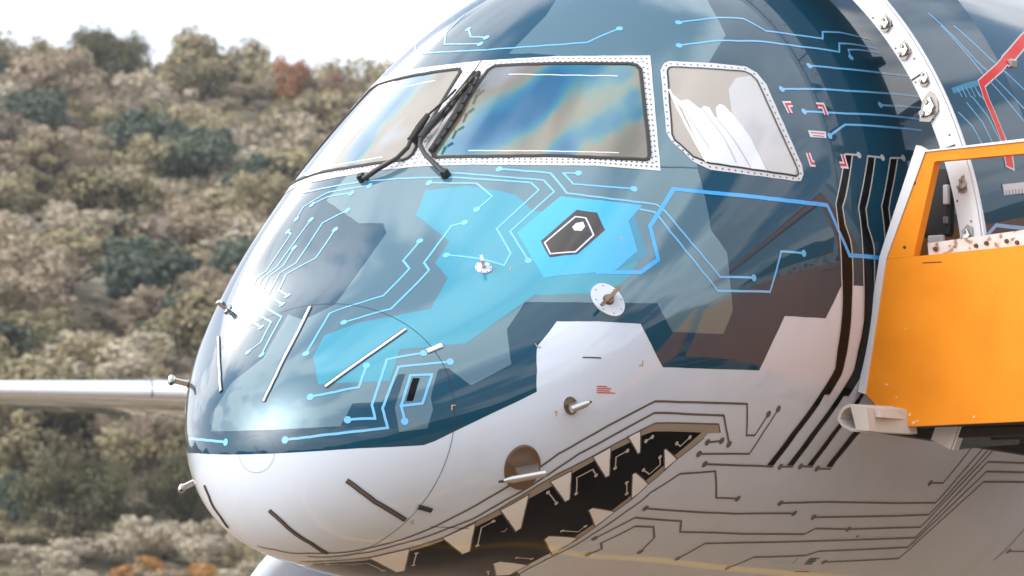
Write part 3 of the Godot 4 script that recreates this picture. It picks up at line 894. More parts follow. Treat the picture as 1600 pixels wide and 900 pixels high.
	patch("tooth", mats.tooth, 5, [0.471, 161.37, 0.505, 155.53, 0.549, 150.82, 0.586, 154.41, 0.629, 158.09, 0.679, 161.89, 0.741, 165.91, 0.732, 168.09])
	patch("tooth", mats.tooth, 5, [0.614, 143.19, 0.644, 138.92, 0.679, 135.19, 0.738, 141.94, 0.776, 145.46, 0.821, 149.13, 0.809, 150.95])
	patch("tooth", mats.tooth, 5, [0.734, 129.79, 0.81, 124.32, 0.856, 131.03, 0.887, 134.55, 0.924, 138.19, 0.915, 139.65])
	patch("tooth", mats.tooth, 5, [0.873, 120.83, 0.952, 118.46, 0.994, 123.52, 1.047, 128.72, 1.031, 129.41])
	patch("tooth", mats.tooth, 5, [1.029, 115.68, 1.105, 113.97, 1.14, 118.36, 1.185, 122.8, 1.168, 123.2])
	patch("tooth", mats.tooth, 5, [1.177, 112.32, 1.24, 111.5, 1.294, 117.44, 1.282, 117.69])
	patch("tooth", mats.tooth, 5, [1.441, 117.29, 1.55, 120.3, 1.503, 122.79, 1.434, 117.62])
	patch("tooth", mats.tooth, 5, [1.333, 122.82, 1.459, 126.28, 1.44, 128.57, 1.416, 130.23, 1.364, 126.73, 1.318, 123.26])
	patch("tooth", mats.tooth, 5, [1.224, 132.54, 1.381, 133.96, 1.348, 138.89, 1.212, 133.31])
	patch("tooth", mats.tooth, 5, [1.136, 142.19, 1.32, 142.79, 1.31, 149.85, 1.22, 146.82, 1.134, 143.61])
	patch("tooth", mats.tooth, 5, [1.08, 154.2, 1.281, 155.09, 1.29, 160.8, 1.235, 162.04, 1.146, 158.74, 1.064, 155.39])
	patch("notice_label", mats.white, 6, [2.395, 64.74, 2.515, 66.04, 2.503, 67.17, 2.393, 66.03])
	stroke("eye_ring", mats.white, 7, 0.007, 0, "", [1.145, 46.52, 1.167, 48.88, 1.143, 53.83, 1.051, 53.57, 0.984, 48.59, 1.002, 44.95], true)
	stroke("eye_band", mats.azure, 6, 0.019, 0, "", [1.062, 62.16, 1.126, 65.99, 1.173, 68.35, 1.224, 70.56, 1.323, 70.54, 1.336, 66.36, 1.355, 62.31, 1.539, 58.97, 1.617, 62.06, 1.702, 64.98, 1.794, 67.73, 1.894, 70.29, 2.004, 72.78, 2.122, 75, 2.249, 76.91, 2.384, 78.52, 2.441, 83.29, 2.514, 87.99, 2.837, 90.05, 3.106, 91.35])
	stroke("circuit_line", mats.sky, 6, 0.011, 0.016, "se", [0.262, 42.33, 0.227, 46.9, 0.197, 51.93, 0.14, 46.51, 0.116, 42.71, 0.0945, 37.75])
	stroke("circuit_line", mats.sky, 6, 0.011, 0.016, "se", [0.42, 52.22, 0.32, 45.48, 0.285, 49.92, 0.253, 54.81, 0.225, 60.15, 0.2, 65.95, 0.195, 74.89, 0.13, 69.98])
	stroke("circuit_line", mats.sky, 6, 0.011, 0.016, "se", [0.47, 61.62, 0.398, 57.15, 0.329, 52.04, 0.298, 56.01, 0.27, 60.35, 0.245, 65.04, 0.223, 70.1, 0.221, 76.38, 0.223, 82.68, 0.156, 80.74, 0.0981, 78.17, 0.0512, 73.78, 0.0326, 70.33, 0.0178, 65.13])
	stroke("circuit_line", mats.sky, 6, 0.011, 0.016, "e", [0.274, 72.41, 0.304, 65.34, 0.341, 58.92, 0.399, 63.31, 0.365, 68.91, 0.336, 74.98, 0.274, 72.41, 0.273, 81.44])
	stroke("circuit_line", mats.sky, 6, 0.011, 0.016, "e", [0.242, -86.15, 0.137, -82.12, 0.0832, -78.81, 0.0498, -75.2, 0.0279, -71.01])
	stroke("circuit_line", mats.sky, 6, 0.01, 0.016, "se", [0.573, -18.89, 0.646, -24.87, 0.748, -25.21, 0.786, -16.46, 0.92, -14.77])
	stroke("circuit_line", mats.sky, 6, 0.01, 0.016, "se", [0.52, -19.11, 0.578, -24.04, 0.645, -28.99, 0.778, -28.66, 0.8, -23.46, 0.976, -20.54, 1, -13.88])
	stroke("circuit_line", mats.sky, 6, 0.01, 0.016, "se", [0.412, -24.4, 0.491, -31.79, 0.539, -35.54, 0.596, -39.36, 0.635, -40.02, 0.843, -39.21, 0.852, -35.73, 0.998, -31.34, 1.025, -33.27])
	stroke("circuit_line", mats.sky, 6, 0.01, 0.016, "se", [0.281, -26.33, 0.309, -20.45, 0.419, -19.84, 0.459, -23.99, 0.505, -28.16, 0.56, -32.38, 0.623, -36.65, 0.818, -36.1, 0.835, -31.53, 1.021, -25.58])
	stroke("circuit_line", mats.sky, 6, 0.01, 0.016, "se", [0.228, -16.06, 0.431, -15.7, 0.47, -20, 0.516, -24.3, 0.571, -28.65, 0.633, -33.02, 0.799, -33.21, 0.82, -28.55, 0.903, -27.26])
	stroke("circuit_line", mats.sky, 6, 0.009, 0.016, "se", [1.073, -31.92, 1.124, -31.28, 1.133, -23.99, 1.115, -19.69, 1.104, -15.67, 1.093, -10.71])
	stroke("circuit_line", mats.sky, 6, 0.009, 0.016, "se", [1.107, -27.97, 1.108, -23.28, 1.08, -15.36])
	stroke("circuit_line", mats.sky, 6, 0.009, 0.016, "e", [1.236, -35.91, 1.19, -29.95, 1.162, -24.85, 1.142, -20.4, 1.128, -16.27, 1.107, -7.9, 1.099, 0.03, 1.099, 6.09, 1.106, 11.85, 1.112, 16.86, 1.124, 21.72, 1.141, 26.43, 1.163, 31, 1.151, 33.93, 0.96, 31.11, 0.931, 35.22, 0.904, 39.48, 0.854, 40.74, 0.833, 33.55, 0.8, 24.26])
	stroke("circuit_line", mats.sky, 6, 0.009, 0.016, "e", [1.121, 7.13, 1.123, 10.66, 1.129, 16.64, 1.142, 22.4, 1.163, 27.96, 1.192, 33.32, 1.174, 37.55, 0.972, 34.8, 0.942, 39.88, 0.917, 45.16])
	stroke("circuit_line", mats.sky, 6, 0.009, 0.016, "se", [1.078, 6.09, 1.083, 12.38, 1.097, 18.39, 1.065, 24.25, 1.003, 22.7])
	stroke("circuit_line", mats.sky, 6, 0.01, 0.016, "se", [0.836, 13.87, 0.734, 13.88, 0.7, 17.97, 0.541, 19.06, 0.487, 14.15, 0.44, 8.35, 0.417, 5.8, 0.313, 8.09, 0.215, 11.01])
	stroke("circuit_line", mats.sky, 6, 0.01, 0.016, "se", [0.944, 22.02, 0.92, 19.26, 0.835, 19.44, 0.742, 20.33, 0.715, 23.77, 0.493, 26.08, 0.413, 18.75, 0.381, 14.91])
	stroke("circuit_line", mats.sky, 6, 0.01, 0.016, "se", [1.17, 21.48, 1.194, 27.66, 1.228, 33.6, 1.195, 40.54, 1.239, 45.61, 1.293, 50.44, 1.358, 55, 1.434, 59.25, 1.45, 61.48, 1.475, 66.76, 1.511, 71.94, 1.561, 76.99, 1.622, 81.87, 1.827, 85.34])
	stroke("circuit_line", mats.sky, 6, 0.009, 0.016, "se", [1.285, 39.43, 1.252, 36.29, 1.238, 40.25, 1.27, 43.51, 1.306, 46.65, 1.347, 49.68, 1.392, 52.58])
	stroke("circuit_line", mats.sky, 6, 0.01, 0.016, "e", [1.357, 57.31, 1.408, 60.39, 1.43, 66.62, 1.469, 72.75, 1.525, 78.71, 1.598, 84.42, 1.758, 87, 1.929, 89.4, 2.02, 83.06, 2.175, 85.18])
	stroke("circuit_line", mats.sky, 6, 0.009, 0.016, "s", [1.944, 24.23, 1.813, 20.46, 1.768, 15.74, 1.736, 10.69, 1.717, 5.26, 1.712, -0.64, 1.723, -5.22, 1.746, -10.25, 1.79, -15.97, 1.824, -19.27, 1.874, -23.11, 2.011, -27.34])
	stroke("circuit_line", mats.sky, 6, 0.009, 0.016, "s", [1.755, -3.4, 1.779, -8.44, 1.823, -14.14, 1.927, -16.88, 2.063, -16.12])
	stroke("circuit_line", mats.sky, 6, 0.009, 0.016, "se", [1.791, -3.02, 1.817, -7.49, 1.884, -10.09])
	stroke("circuit_line", mats.sky, 6, 0.01, 0.016, "s", [2.143, 32.62, 2.23, 34.8, 2.329, 36.65, 2.454, 39.39, 2.516, 43.82, 2.674, 46.47, 2.85, 48.67, 2.889, 47.18, 3.014, 48, 3.213, 50.46])
	stroke("circuit_line", mats.sky, 6, 0.01, 0.016, "s", [2.036, 36.62, 2.119, 38.91, 2.211, 40.92, 2.315, 43.36, 2.433, 45.42, 2.538, 47.42, 2.652, 49.16, 2.904, 52.04, 2.948, 50.28, 3.037, 50.84, 3.216, 52.53])
	stroke("circuit_line", mats.sky, 6, 0.01, 0.016, "s", [2.625, 53.34, 2.81, 55.15, 3.007, 56.65, 3.197, 58.01, 3.396, 59.19])
	stroke("circuit_line", mats.sky, 6, 0.01, 0.016, "s", [2.355, 55.73, 2.464, 56.99, 2.581, 58.04, 2.794, 59.79, 3.021, 61.18, 3.372, 63.13])
	stroke("circuit_line", mats.sky, 6, 0.01, 0.016, "s", [2.423, 61.25, 2.564, 62.68, 2.713, 63.86, 3.031, 65.7, 3.298, 67.25])
	stroke("circuit_line", mats.sky, 6, 0.01, 0.016, "s", [2.532, 66.96, 2.673, 65.75, 3.013, 67.8, 3.267, 69.2])
	stroke("circuit_line", mats.sky, 6, 0.01, 0.016, "s", [3.004, 63.51, 3.053, 63.82, 3.334, 65.15])
	stroke("circuit_line", mats.sky, 6, 0.009, 0.016, "s", [2.965, 53.56, 2.983, 51.92, 3.057, 52.24, 3.218, 53.54])
	stroke("gill_edge", mats.pale, 6, 0.008, 0, "", [2.601, 70.82, 2.466, 77.76, 2.448, 78.77, 2.445, 81.99, 2.448, 86.41, 2.45, 91.01, 2.463, 95.39, 2.467, 97.57, 2.47, 100.4, 2.472, 104.02, 2.485, 106.94, 2.472, 108.02, 2.385, 113.24, 2.301, 118.16, 2.24, 123.47, 2.231, 124.52])
	stroke("gill_edge", mats.pale, 6, 0.008, 0, "", [2.653, 71.36, 2.531, 78.07, 2.495, 79.63, 2.497, 82.53, 2.528, 85.45, 2.534, 87.01, 2.54, 91.47, 2.544, 95.76, 2.553, 99.33, 2.56, 104.32, 2.559, 107.5, 2.556, 108.38, 2.504, 111.84, 2.463, 111.73, 2.443, 113.52, 2.361, 118.39, 2.3, 123.62, 2.292, 124.66])
	stroke("gill_cap", mats.pale, 6, 0.009, 0.016, "e", [2.601, 70.82, 2.703, 71.56])
	stroke("gill_edge", mats.pale, 6, 0.008, 0, "", [2.77, 72.06, 2.643, 78.79, 2.616, 80.32, 2.618, 84.28, 2.619, 87.43, 2.624, 91.84, 2.637, 96.12, 2.648, 99.34, 2.647, 101.89, 2.639, 104.56, 2.641, 107.5, 2.633, 108.36, 2.542, 113.77, 2.46, 118.61, 2.4, 123.82, 2.388, 124.84])
	stroke("gill_edge", mats.pale, 6, 0.008, 0, "", [2.825, 72.53, 2.708, 79.11, 2.672, 80.92, 2.672, 83.77, 2.705, 86.84, 2.711, 87.94, 2.712, 92.19, 2.721, 96.42, 2.719, 99.56, 2.729, 104.8, 2.723, 109.01, 2.665, 112.44, 2.623, 112.35, 2.599, 113.89, 2.519, 118.73, 2.459, 123.91, 2.45, 124.93])
	stroke("gill_cap", mats.pale, 6, 0.009, 0.016, "e", [2.77, 72.06, 2.882, 72.83])
	stroke("gill_edge", mats.pale, 6, 0.008, 0, "", [2.943, 73.13, 2.824, 79.61, 2.799, 80.94, 2.801, 83.99, 2.804, 88.21, 2.809, 92.54, 2.819, 96.73, 2.835, 101.99, 2.838, 106.23, 2.821, 108.88, 2.711, 114.11, 2.626, 118.91, 2.563, 124.04, 2.553, 125.06])
	stroke("gill_edge", mats.pale, 6, 0.008, 0, "", [3, 73.57, 2.881, 79.83, 2.855, 81.7, 2.856, 84.21, 2.886, 87.02, 2.893, 91.79, 2.905, 96.98, 2.922, 102.21, 2.925, 106.41, 2.896, 109.35, 2.836, 112.3, 2.789, 112.33, 2.764, 114.2, 2.679, 118.98, 2.615, 124.1, 2.611, 125.11])
	stroke("gill_cap", mats.pale, 6, 0.009, 0.016, "e", [2.943, 73.13, 3.049, 73.52])
	stroke("gill_edge", mats.pale, 6, 0.008, 0, "", [3.119, 73.64, 3.006, 80.29, 2.98, 81.84, 2.979, 85.36, 2.987, 88.88, 2.994, 93.09, 3.013, 97.28, 3.014, 100.87, 3.023, 104.52, 3.022, 110.01, 2.927, 114.44, 2.795, 119.3, 2.723, 124.32, 2.714, 125.45])
	stroke("gill_edge", mats.pale, 6, 0.008, 0, "", [3.177, 74.27, 3.065, 80.49, 3.042, 82.38, 3.075, 88, 3.08, 92.79, 3.101, 97.51, 3.107, 101.09, 3.123, 104.72, 3.097, 110.67, 3.015, 115.24, 2.853, 119.84, 2.779, 124.49, 2.773, 125.62])
	stroke("circuit_line", mats.taupe, 6, 0.011, 0.017, "s", [1.759, 122.41, 2.018, 123.83, 2.29, 124.92])
	stroke("circuit_line", mats.taupe, 6, 0.011, 0.017, "s", [2.348, 125.03, 2.45, 125.19])
	stroke("circuit_line", mats.taupe, 6, 0.011, 0.017, "s", [2.509, 125.2, 2.611, 125.37])
	stroke("circuit_line", mats.taupe, 6, 0.011, 0.017, "s", [2.654, 125.79, 2.769, 125.93])
	stroke("mouth_line", mats.taupe, 6, 0.01, 0.017, "e", [0.25, -160.68, 0.241, -170.94, 0.262, -178.85, 0.274, -187.58, 0.305, -194.14, 0.35, -200.31, 0.392, -206.97, 0.462, -214.9, 0.528, -223.07, 0.563, -227.69, 0.603, -231.73, 0.643, -235.82, 0.689, -239.4, 0.782, -244.92, 0.846, -248.54, 0.942, -250.84, 1.047, -252.65, 1.271, -255.3, 1.414, -253.71, 1.882, -249.66, 1.964, -242.78, 2.027, -242.45, 2.069, -246.42])
	stroke("mouth_line", mats.taupe, 6, 0.01, 0.017, "e", [0.3, 175.78, 0.346, 167.98, 0.378, 161.26, 0.425, 156.3, 0.473, 149.12, 0.535, 143.6, 0.59, 137.82, 0.653, 133.08, 0.686, 129.12, 0.724, 125.63, 0.813, 119.88, 0.876, 116.32, 0.947, 113.37, 1.107, 110.42, 1.286, 107.61, 1.503, 109.71, 1.741, 111.66, 1.799, 115.09, 1.864, 118.55])
	stroke("mouth_line", mats.taupe, 6, 0.007, 0, "", [0.37, -179.32, 0.377, -185.21, 0.401, -189.73, 0.428, -194.82, 0.466, -198.8, 0.5, -204.78, 0.545, -209.58, 0.612, -216.83, 0.656, -223.83, 0.713, -229.52, 0.749, -233.16, 0.791, -236.36, 0.837, -239.14, 0.889, -241.54, 0.96, -243.17, 1.103, -246.22, 1.24, -248.66, 1.313, -249.68, 1.727, -246.61, 1.762, -244.53])
	stroke("mouth_line", mats.taupe, 6, 0.006, 0, "", [1.664, 116, 1.547, 120.37, 1.457, 126.45, 1.423, 130.42, 1.383, 133.76, 1.352, 139.1, 1.329, 143.72, 1.271, 150.37, 1.267, 154.69, 1.282, 159.62])
	stroke("mouth_line", mats.taupe, 6, 0.01, 0.017, "e", [1.333, 160.62, 1.316, 155.79, 1.318, 151.56, 1.363, 145.31, 1.383, 141.46, 1.414, 137.95, 1.45, 134.05, 1.497, 130.49, 1.512, 128.6, 1.623, 124.13, 1.865, 124.48, 2.001, 131.15, 2.171, 131.73])
	stroke("tooth_edge", mats.taupe, 6, 0.006, 0, "", [0.471, 161.37, 0.505, 155.53, 0.549, 150.82, 0.586, 154.41, 0.629, 158.09, 0.679, 161.89, 0.741, 165.91, 0.732, 168.09, 0.597, 164.96], true)
	stroke("tooth_edge", mats.taupe, 6, 0.006, 0, "", [0.614, 143.19, 0.644, 138.92, 0.679, 135.19, 0.738, 141.94, 0.776, 145.46, 0.821, 149.13, 0.809, 150.95, 0.705, 147.07], true)
	stroke("tooth_edge", mats.taupe, 6, 0.006, 0, "", [0.734, 129.79, 0.81, 124.32, 0.856, 131.03, 0.887, 134.55, 0.924, 138.19, 0.915, 139.65, 0.816, 134.65], true)
	stroke("tooth_edge", mats.taupe, 6, 0.006, 0, "", [0.873, 120.83, 0.952, 118.46, 0.994, 123.52, 1.047, 128.72, 1.031, 129.41, 0.947, 125.14], true)
	stroke("tooth_edge", mats.taupe, 6, 0.006, 0, "", [1.029, 115.68, 1.105, 113.97, 1.14, 118.36, 1.185, 122.8, 1.168, 123.2, 1.094, 119.52], true)
	stroke("tooth_edge", mats.taupe, 6, 0.006, 0, "", [1.177, 112.32, 1.24, 111.5, 1.294, 117.44, 1.282, 117.69], true)
	stroke("tooth_edge", mats.taupe, 6, 0.006, 0, "", [1.441, 117.29, 1.55, 120.3, 1.503, 122.79, 1.434, 117.62], true)
	stroke("tooth_edge", mats.taupe, 6, 0.006, 0, "", [1.333, 122.82, 1.459, 126.28, 1.44, 128.57, 1.416, 130.23, 1.364, 126.73, 1.318, 123.26], true)
	stroke("tooth_edge", mats.taupe, 6, 0.006, 0, "", [1.224, 132.54, 1.381, 133.96, 1.348, 138.89, 1.212, 133.31], true)
	stroke("tooth_edge", mats.taupe, 6, 0.006, 0, "", [1.136, 142.19, 1.32, 142.79, 1.31, 149.85, 1.22, 146.82, 1.134, 143.61], true)
	stroke("tooth_edge", mats.taupe, 6, 0.006, 0, "", [1.08, 154.2, 1.281, 155.09, 1.29, 160.8, 1.235, 162.04, 1.146, 158.74, 1.064, 155.39], true)
	stroke("circuit_line", mats.pale, 6, 0.006, 0.01, "se", [0.435, 175.86, 0.449, 173.58, 0.526, 165.9, 0.67, 169])
	stroke("circuit_line", mats.pale, 6, 0.006, 0.01, "se", [0.609, 153.1, 0.652, 156.91, 0.704, 160.87])
	stroke("circuit_line", mats.pale, 6, 0.006, 0.01, "se", [0.75, 134.45, 0.726, 137.29, 0.765, 141.55, 0.813, 145.99])
	stroke("circuit_line", mats.pale, 6, 0.006, 0.01, "se", [0.898, 124.7, 0.988, 129.41])
	stroke("circuit_line", mats.pale, 6, 0.006, 0.01, "se", [1.104, 121.93, 1.065, 119.7, 1.002, 121.34, 1.059, 126.98])
	stroke("circuit_line", mats.pale, 6, 0.006, 0.01, "se", [1.212, 116.27, 1.162, 117.46, 1.192, 120.72])
	stroke("circuit_line", mats.pale, 6, 0.006, 0.01, "se", [1.317, 125.52, 1.364, 128.69])
	stroke("circuit_line", mats.pale, 6, 0.006, 0.01, "se", [1.431, 119.33, 1.458, 121.35, 1.423, 123.6, 1.371, 122.31])
	stroke("circuit_line", mats.pale, 6, 0.006, 0.01, "se", [1.297, 114.56, 1.325, 113.76])
	stroke("circuit_line", mats.pale, 6, 0.006, 0.01, "se", [1.565, 115.29, 1.528, 117.17, 1.496, 116.33])
	stroke("circuit_line", mats.pale, 6, 0.006, 0.01, "se", [1.179, 140.3, 1.28, 140.67, 1.287, 138.73])
	stroke("circuit_line", mats.pale, 6, 0.006, 0.01, "se", [1.135, 151.93, 1.228, 152])
	stroke("circuit_line", mats.pale, 6, 0.006, 0.01, "s", [1.132, 159.96, 1.188, 162.2])
	stroke("circuit_line", mats.taupe, 6, 0.011, 0.017, "se", [1.701, 117.2, 1.798, 117.42])
	stroke("circuit_line", mats.taupe, 6, 0.01, 0.017, "se", [1.68, 119.69, 2.052, 121.5, 2.085, 117.07, 2.132, 112.93])
	stroke("circuit_line", mats.taupe, 6, 0.011, 0.017, "se", [1.557, 133.04, 1.995, 134.8, 2.247, 135.43, 2.704, 135.39])
	stroke("circuit_line", mats.taupe, 6, 0.011, 0.017, "s", [1.425, 142.7, 1.478, 139.03, 1.541, 135.73, 1.879, 136.9, 1.946, 140.01, 2.432, 140.55, 2.93, 140.25, 2.979, 138.81, 3.26, 138.85, 3.67, 138.32, 3.885, 138.06, 3.922, 134.05, 3.975, 130.31, 4.042, 126.77, 4.121, 123.39, 4.158, 121.58])
	stroke("circuit_line", mats.taupe, 6, 0.011, 0.017, "se", [1.512, 148.33, 1.548, 146.05, 1.497, 144.04, 1.595, 138.3, 1.721, 138.43, 1.804, 141.71, 1.82, 146.28])
	stroke("circuit_line", mats.taupe, 6, 0.011, 0.017, "s", [2.147, 148.08, 2.217, 143.34, 2.695, 142.52, 3.274, 141.52, 3.917, 140.46, 3.946, 136.17, 3.994, 132.2, 4.058, 128.47, 4.136, 124.93, 4.492, 125, 4.879, 125.03])
	stroke("circuit_line", mats.taupe, 6, 0.011, 0.017, "s", [2.611, 150.33, 2.708, 146.73, 3.113, 145.7, 3.181, 144.41, 3.825, 143.01, 3.924, 142.77, 3.957, 138.29, 4.011, 134.17, 4.083, 130.33, 4.17, 126.7, 4.537, 126.67, 4.923, 126.63])
	stroke("circuit_line", mats.taupe, 6, 0.011, 0.017, "s", [3.324, 147.26, 3.941, 145.63, 3.971, 140.8, 4.026, 136.43, 4.102, 132.39, 4.194, 128.6, 4.586, 128.43, 4.97, 128.26])
	stroke("circuit_line", mats.taupe, 6, 0.011, 0.017, "s", [2.531, 133.06, 2.895, 132.79, 3.511, 133.03, 3.865, 132.88, 3.93, 127.85, 4.018, 123.15, 4.061, 121.38])
	stroke("circuit_line", mats.taupe, 6, 0.011, 0.017, "s", [2.888, 136.22, 3.59, 135.73, 3.876, 135.34, 3.958, 129.04, 4.076, 123.29, 4.115, 121.59])
	stroke("circuit_line", mats.taupe, 6, 0.011, 0.017, "s", [3.704, 128.97, 3.821, 128.95, 3.915, 122.85, 3.941, 121.39])
	stroke("circuit_line", mats.taupe, 6, 0.009, 0.017, "s", [4.91, 142.87, 5.39, 142.63])
	stroke("panel_seam", mats.seam, 6, 0.005, 0, "", [4.849, 145.19, 4.875, 141.2, 4.885, 137.82, 4.937, 131.5])
	stroke("circuit_line", mats.taupe, 6, 0.011, 0.017, "s", [3.26, 138.85, 3.271, 138.84])
	stroke("corner_mark", mats.sand, 6, 0.005, 0, "", [0.746, 70.22, 0.748, 71.98, 0.759, 72.44])
	stroke("corner_mark", mats.ochre, 6, 0.005, 0, "", [0.42, 83.12, 0.423, 80.89, 0.435, 81.5])
	stroke("corner_mark", mats.sand, 6, 0.005, 0, "", [0.848, 43.55, 0.861, 42.74, 0.869, 43.39])
	stroke("corner_mark", mats.sand, 6, 0.005, 0, "", [1.212, 58.95, 1.225, 59.66, 1.222, 60.74])
	stroke("corner_mark", mats.ochre, 6, 0.005, 0, "", [1.169, 93.29, 1.171, 94.57, 1.152, 94.19])
	stroke("corner_mark", mats.ochre, 6, 0.005, 0, "", [0.781, 96.91, 0.792, 97.31, 0.79, 98.55])
	stroke("corner_mark", mats.ochre, 6, 0.005, 0, "", [0.418, 133.47, 0.415, 134.95, 0.434, 135.83])
	stroke("corner_mark", mats.ochre, 6, 0.005, 0, "", [0.839, 139.19, 0.855, 139.24, 0.85, 137.83])
	stroke("hatch_bracket", mats.white, 6, 0.032, 0, "", [2.368, 59.12, 2.33, 58.66, 2.33, 60.54])
	stroke("hatch_bracket", mats.red, 7, 0.013, 0, "", [2.368, 59.12, 2.33, 58.66, 2.33, 60.54])
	stroke("hatch_bracket", mats.white, 6, 0.032, 0, "", [2.529, 60.98, 2.57, 61.38, 2.567, 63.19])
	stroke("hatch_bracket", mats.red, 7, 0.013, 0, "", [2.529, 60.98, 2.57, 61.38, 2.567, 63.19])
	stroke("hatch_bracket", mats.white, 6, 0.032, 0, "", [2.34, 68.52, 2.342, 70.53, 2.365, 70.82])
	stroke("hatch_bracket", mats.red, 7, 0.013, 0, "", [2.34, 68.52, 2.342, 70.53, 2.365, 70.82])
	stroke("hatch_bracket", mats.white, 6, 0.032, 0, "", [2.582, 70.7, 2.583, 72.74, 2.541, 72.37])
	stroke("hatch_bracket", mats.red, 7, 0.013, 0, "", [2.582, 70.7, 2.583, 72.74, 2.541, 72.37])
	stroke("small_print", mats.red, 7, 0.005, 0, "", [2.406, 65.29, 2.501, 66.3])
	stroke("small_print", mats.red, 7, 0.005, 0, "", [2.416, 65.94, 2.489, 66.76])
	stroke("small_print", mats.red, 7, 0.004, 0, "", [0.952, 94.52, 1, 95.89])
	stroke("small_print", mats.red, 7, 0.004, 0, "", [0.953, 95.12, 1.023, 97.07])
	stroke("small_print", mats.red, 7, 0.004, 0, "", [0.954, 95.72, 1.018, 97.54])
	stroke("small_print", mats.red, 7, 0.004, 0, "", [0.955, 96.33, 1.045, 98.77])
	stroke("small_print", mats.ink, 7, 0.005, 0, "", [0.895, 83.31, 0.971, 86.84])
	stroke("small_print", mats.ink, 7, 0.005, 0, "", [3.165, 146.45, 3.249, 146.29])
	stroke("small_print", mats.ink, 7, 0.005, 0, "", [3.168, 146.85, 3.235, 146.71])
	stroke("small_print", mats.ink, 7, 0.005, 0, "", [3.17, 147.25, 3.243, 147.1])
	stroke("small_print", mats.ink, 7, 0.005, 0, "", [3.173, 147.65, 3.235, 147.52])
	stroke("small_print", mats.ink, 7, 0.005, 0, "", [3.176, 148.06, 3.243, 147.92])
	stroke("small_print", mats.red, 7, 0.006, 0, "", [3.172, 150.36, 3.293, 150.16])
	stroke("small_print", mats.ink, 7, 0.004, 0, "", [3.073, 147.96, 3.072, 146.29])
	stroke("small_print", mats.ink, 7, 0.003, 0, "", [0.508, 137.14, 0.678, 137.78])
	stroke("small_print", mats.ink, 7, 0.009, 0, "", [3.384, 140.66, 3.399, 140.26])
	stroke("lightning_strip", mats.rubber, 8, 0.022, 0.0, "", [0.6, -51.42, 0.393, -47.1, 0.257, -44.37, 0.154, -43.99], false, 0.002)
	stroke("lightning_strip", mats.white, 9, 0.0125, 0.0, "", [0.6, -51.42, 0.393, -47.1, 0.257, -44.37, 0.154, -43.99], false, 0.004)
	stroke("lightning_strip", mats.rubber, 8, 0.022, 0.0, "", [0.458, -4.73, 0.22, -0.07, 0.119, 1.87, 0.0832, 1.34, 0.0552, -0.6], false, 0.002)
	stroke("lightning_strip", mats.white, 9, 0.0125, 0.0, "", [0.458, -4.73, 0.22, -0.07, 0.119, 1.87, 0.0832, 1.34, 0.0552, -0.6], false, 0.004)
	stroke("lightning_strip", mats.rubber, 8, 0.022, 0.0, "", [0.445, 38.04, 0.279, 38.13, 0.135, 39.11], false, 0.002)
	stroke("lightning_strip", mats.white, 9, 0.0125, 0.0, "", [0.445, 38.04, 0.279, 38.13, 0.135, 39.11], false, 0.004)
	stroke("lightning_strip", mats.rubber, 8, 0.022, 0.0, "", [0.133, 114.02, 0.18, 119.45, 0.235, 124.44, 0.384, 133.58], false, 0.002)
	stroke("lightning_strip", mats.dirty, 9, 0.0125, 0.0, "", [0.133, 114.02, 0.18, 119.45, 0.235, 124.44, 0.384, 133.58], false, 0.004)
	stroke("lightning_strip", mats.rubber, 8, 0.022, 0.0, "", [0.0592, 174.46, 0.0757, 171.3, 0.0953, 169.24, 0.145, 167.31, 0.211, 165.23, 0.304, 166.05], false, 0.002)
	stroke("lightning_strip", mats.dirty, 9, 0.0125, 0.0, "", [0.0592, 174.46, 0.0757, 171.3, 0.0953, 169.24, 0.145, 167.31, 0.211, 165.23, 0.304, 166.05], false, 0.004)
	stroke("lightning_strip", mats.rubber, 8, 0.022, 0.0, "", [0.14, -114.57, 0.146, -121.97, 0.167, -128.53, 0.18, -136.51, 0.218, -142.76], false, 0.002)
	stroke("lightning_strip", mats.dirty, 9, 0.0125, 0.0, "", [0.14, -114.57, 0.146, -121.97, 0.167, -128.53, 0.18, -136.51, 0.218, -142.76], false, 0.004)
	stroke("radome_latch", mats.frame, 8, 0.022, 0.0, "", [0.431, 52.45, 0.483, 53.36], false, 0.006)
	stroke("radome_latch", mats.rubber, 8, 0.022, 0.0, "", [0.391, 126.14, 0.453, 128.38], false, 0.006)

const FILM_SHEEN := [0.207, 0.155, 0.091, 0.8, 0.26, 0.247, 0.103, 1, 0.338, 0.342, 0.091, 1, 0.449, 0.368, 0.073, 1, 0.588, 0.344, 0.055, 0.8, 0.674, 0.359, 0.079, 0.8, 0.738, 0.496, 0.079, 0.8, 0.804, 0.621, 0.055, 0.7, 0.731, 0.732, 0.042, 0.7, 0.649, 0.805, 0.048, 0.7, 0.574, 0.731, 0.067, 0.7, 0.423, 0.697, 0.067, 0.75, 0.289, 0.613, 0.079, 0.9, 0.218, 0.625, 0.055, 0.7, 0.087, 0.064, 0.061, 0.5]  # sheen patches painted into the windscreen film: place, size, strength

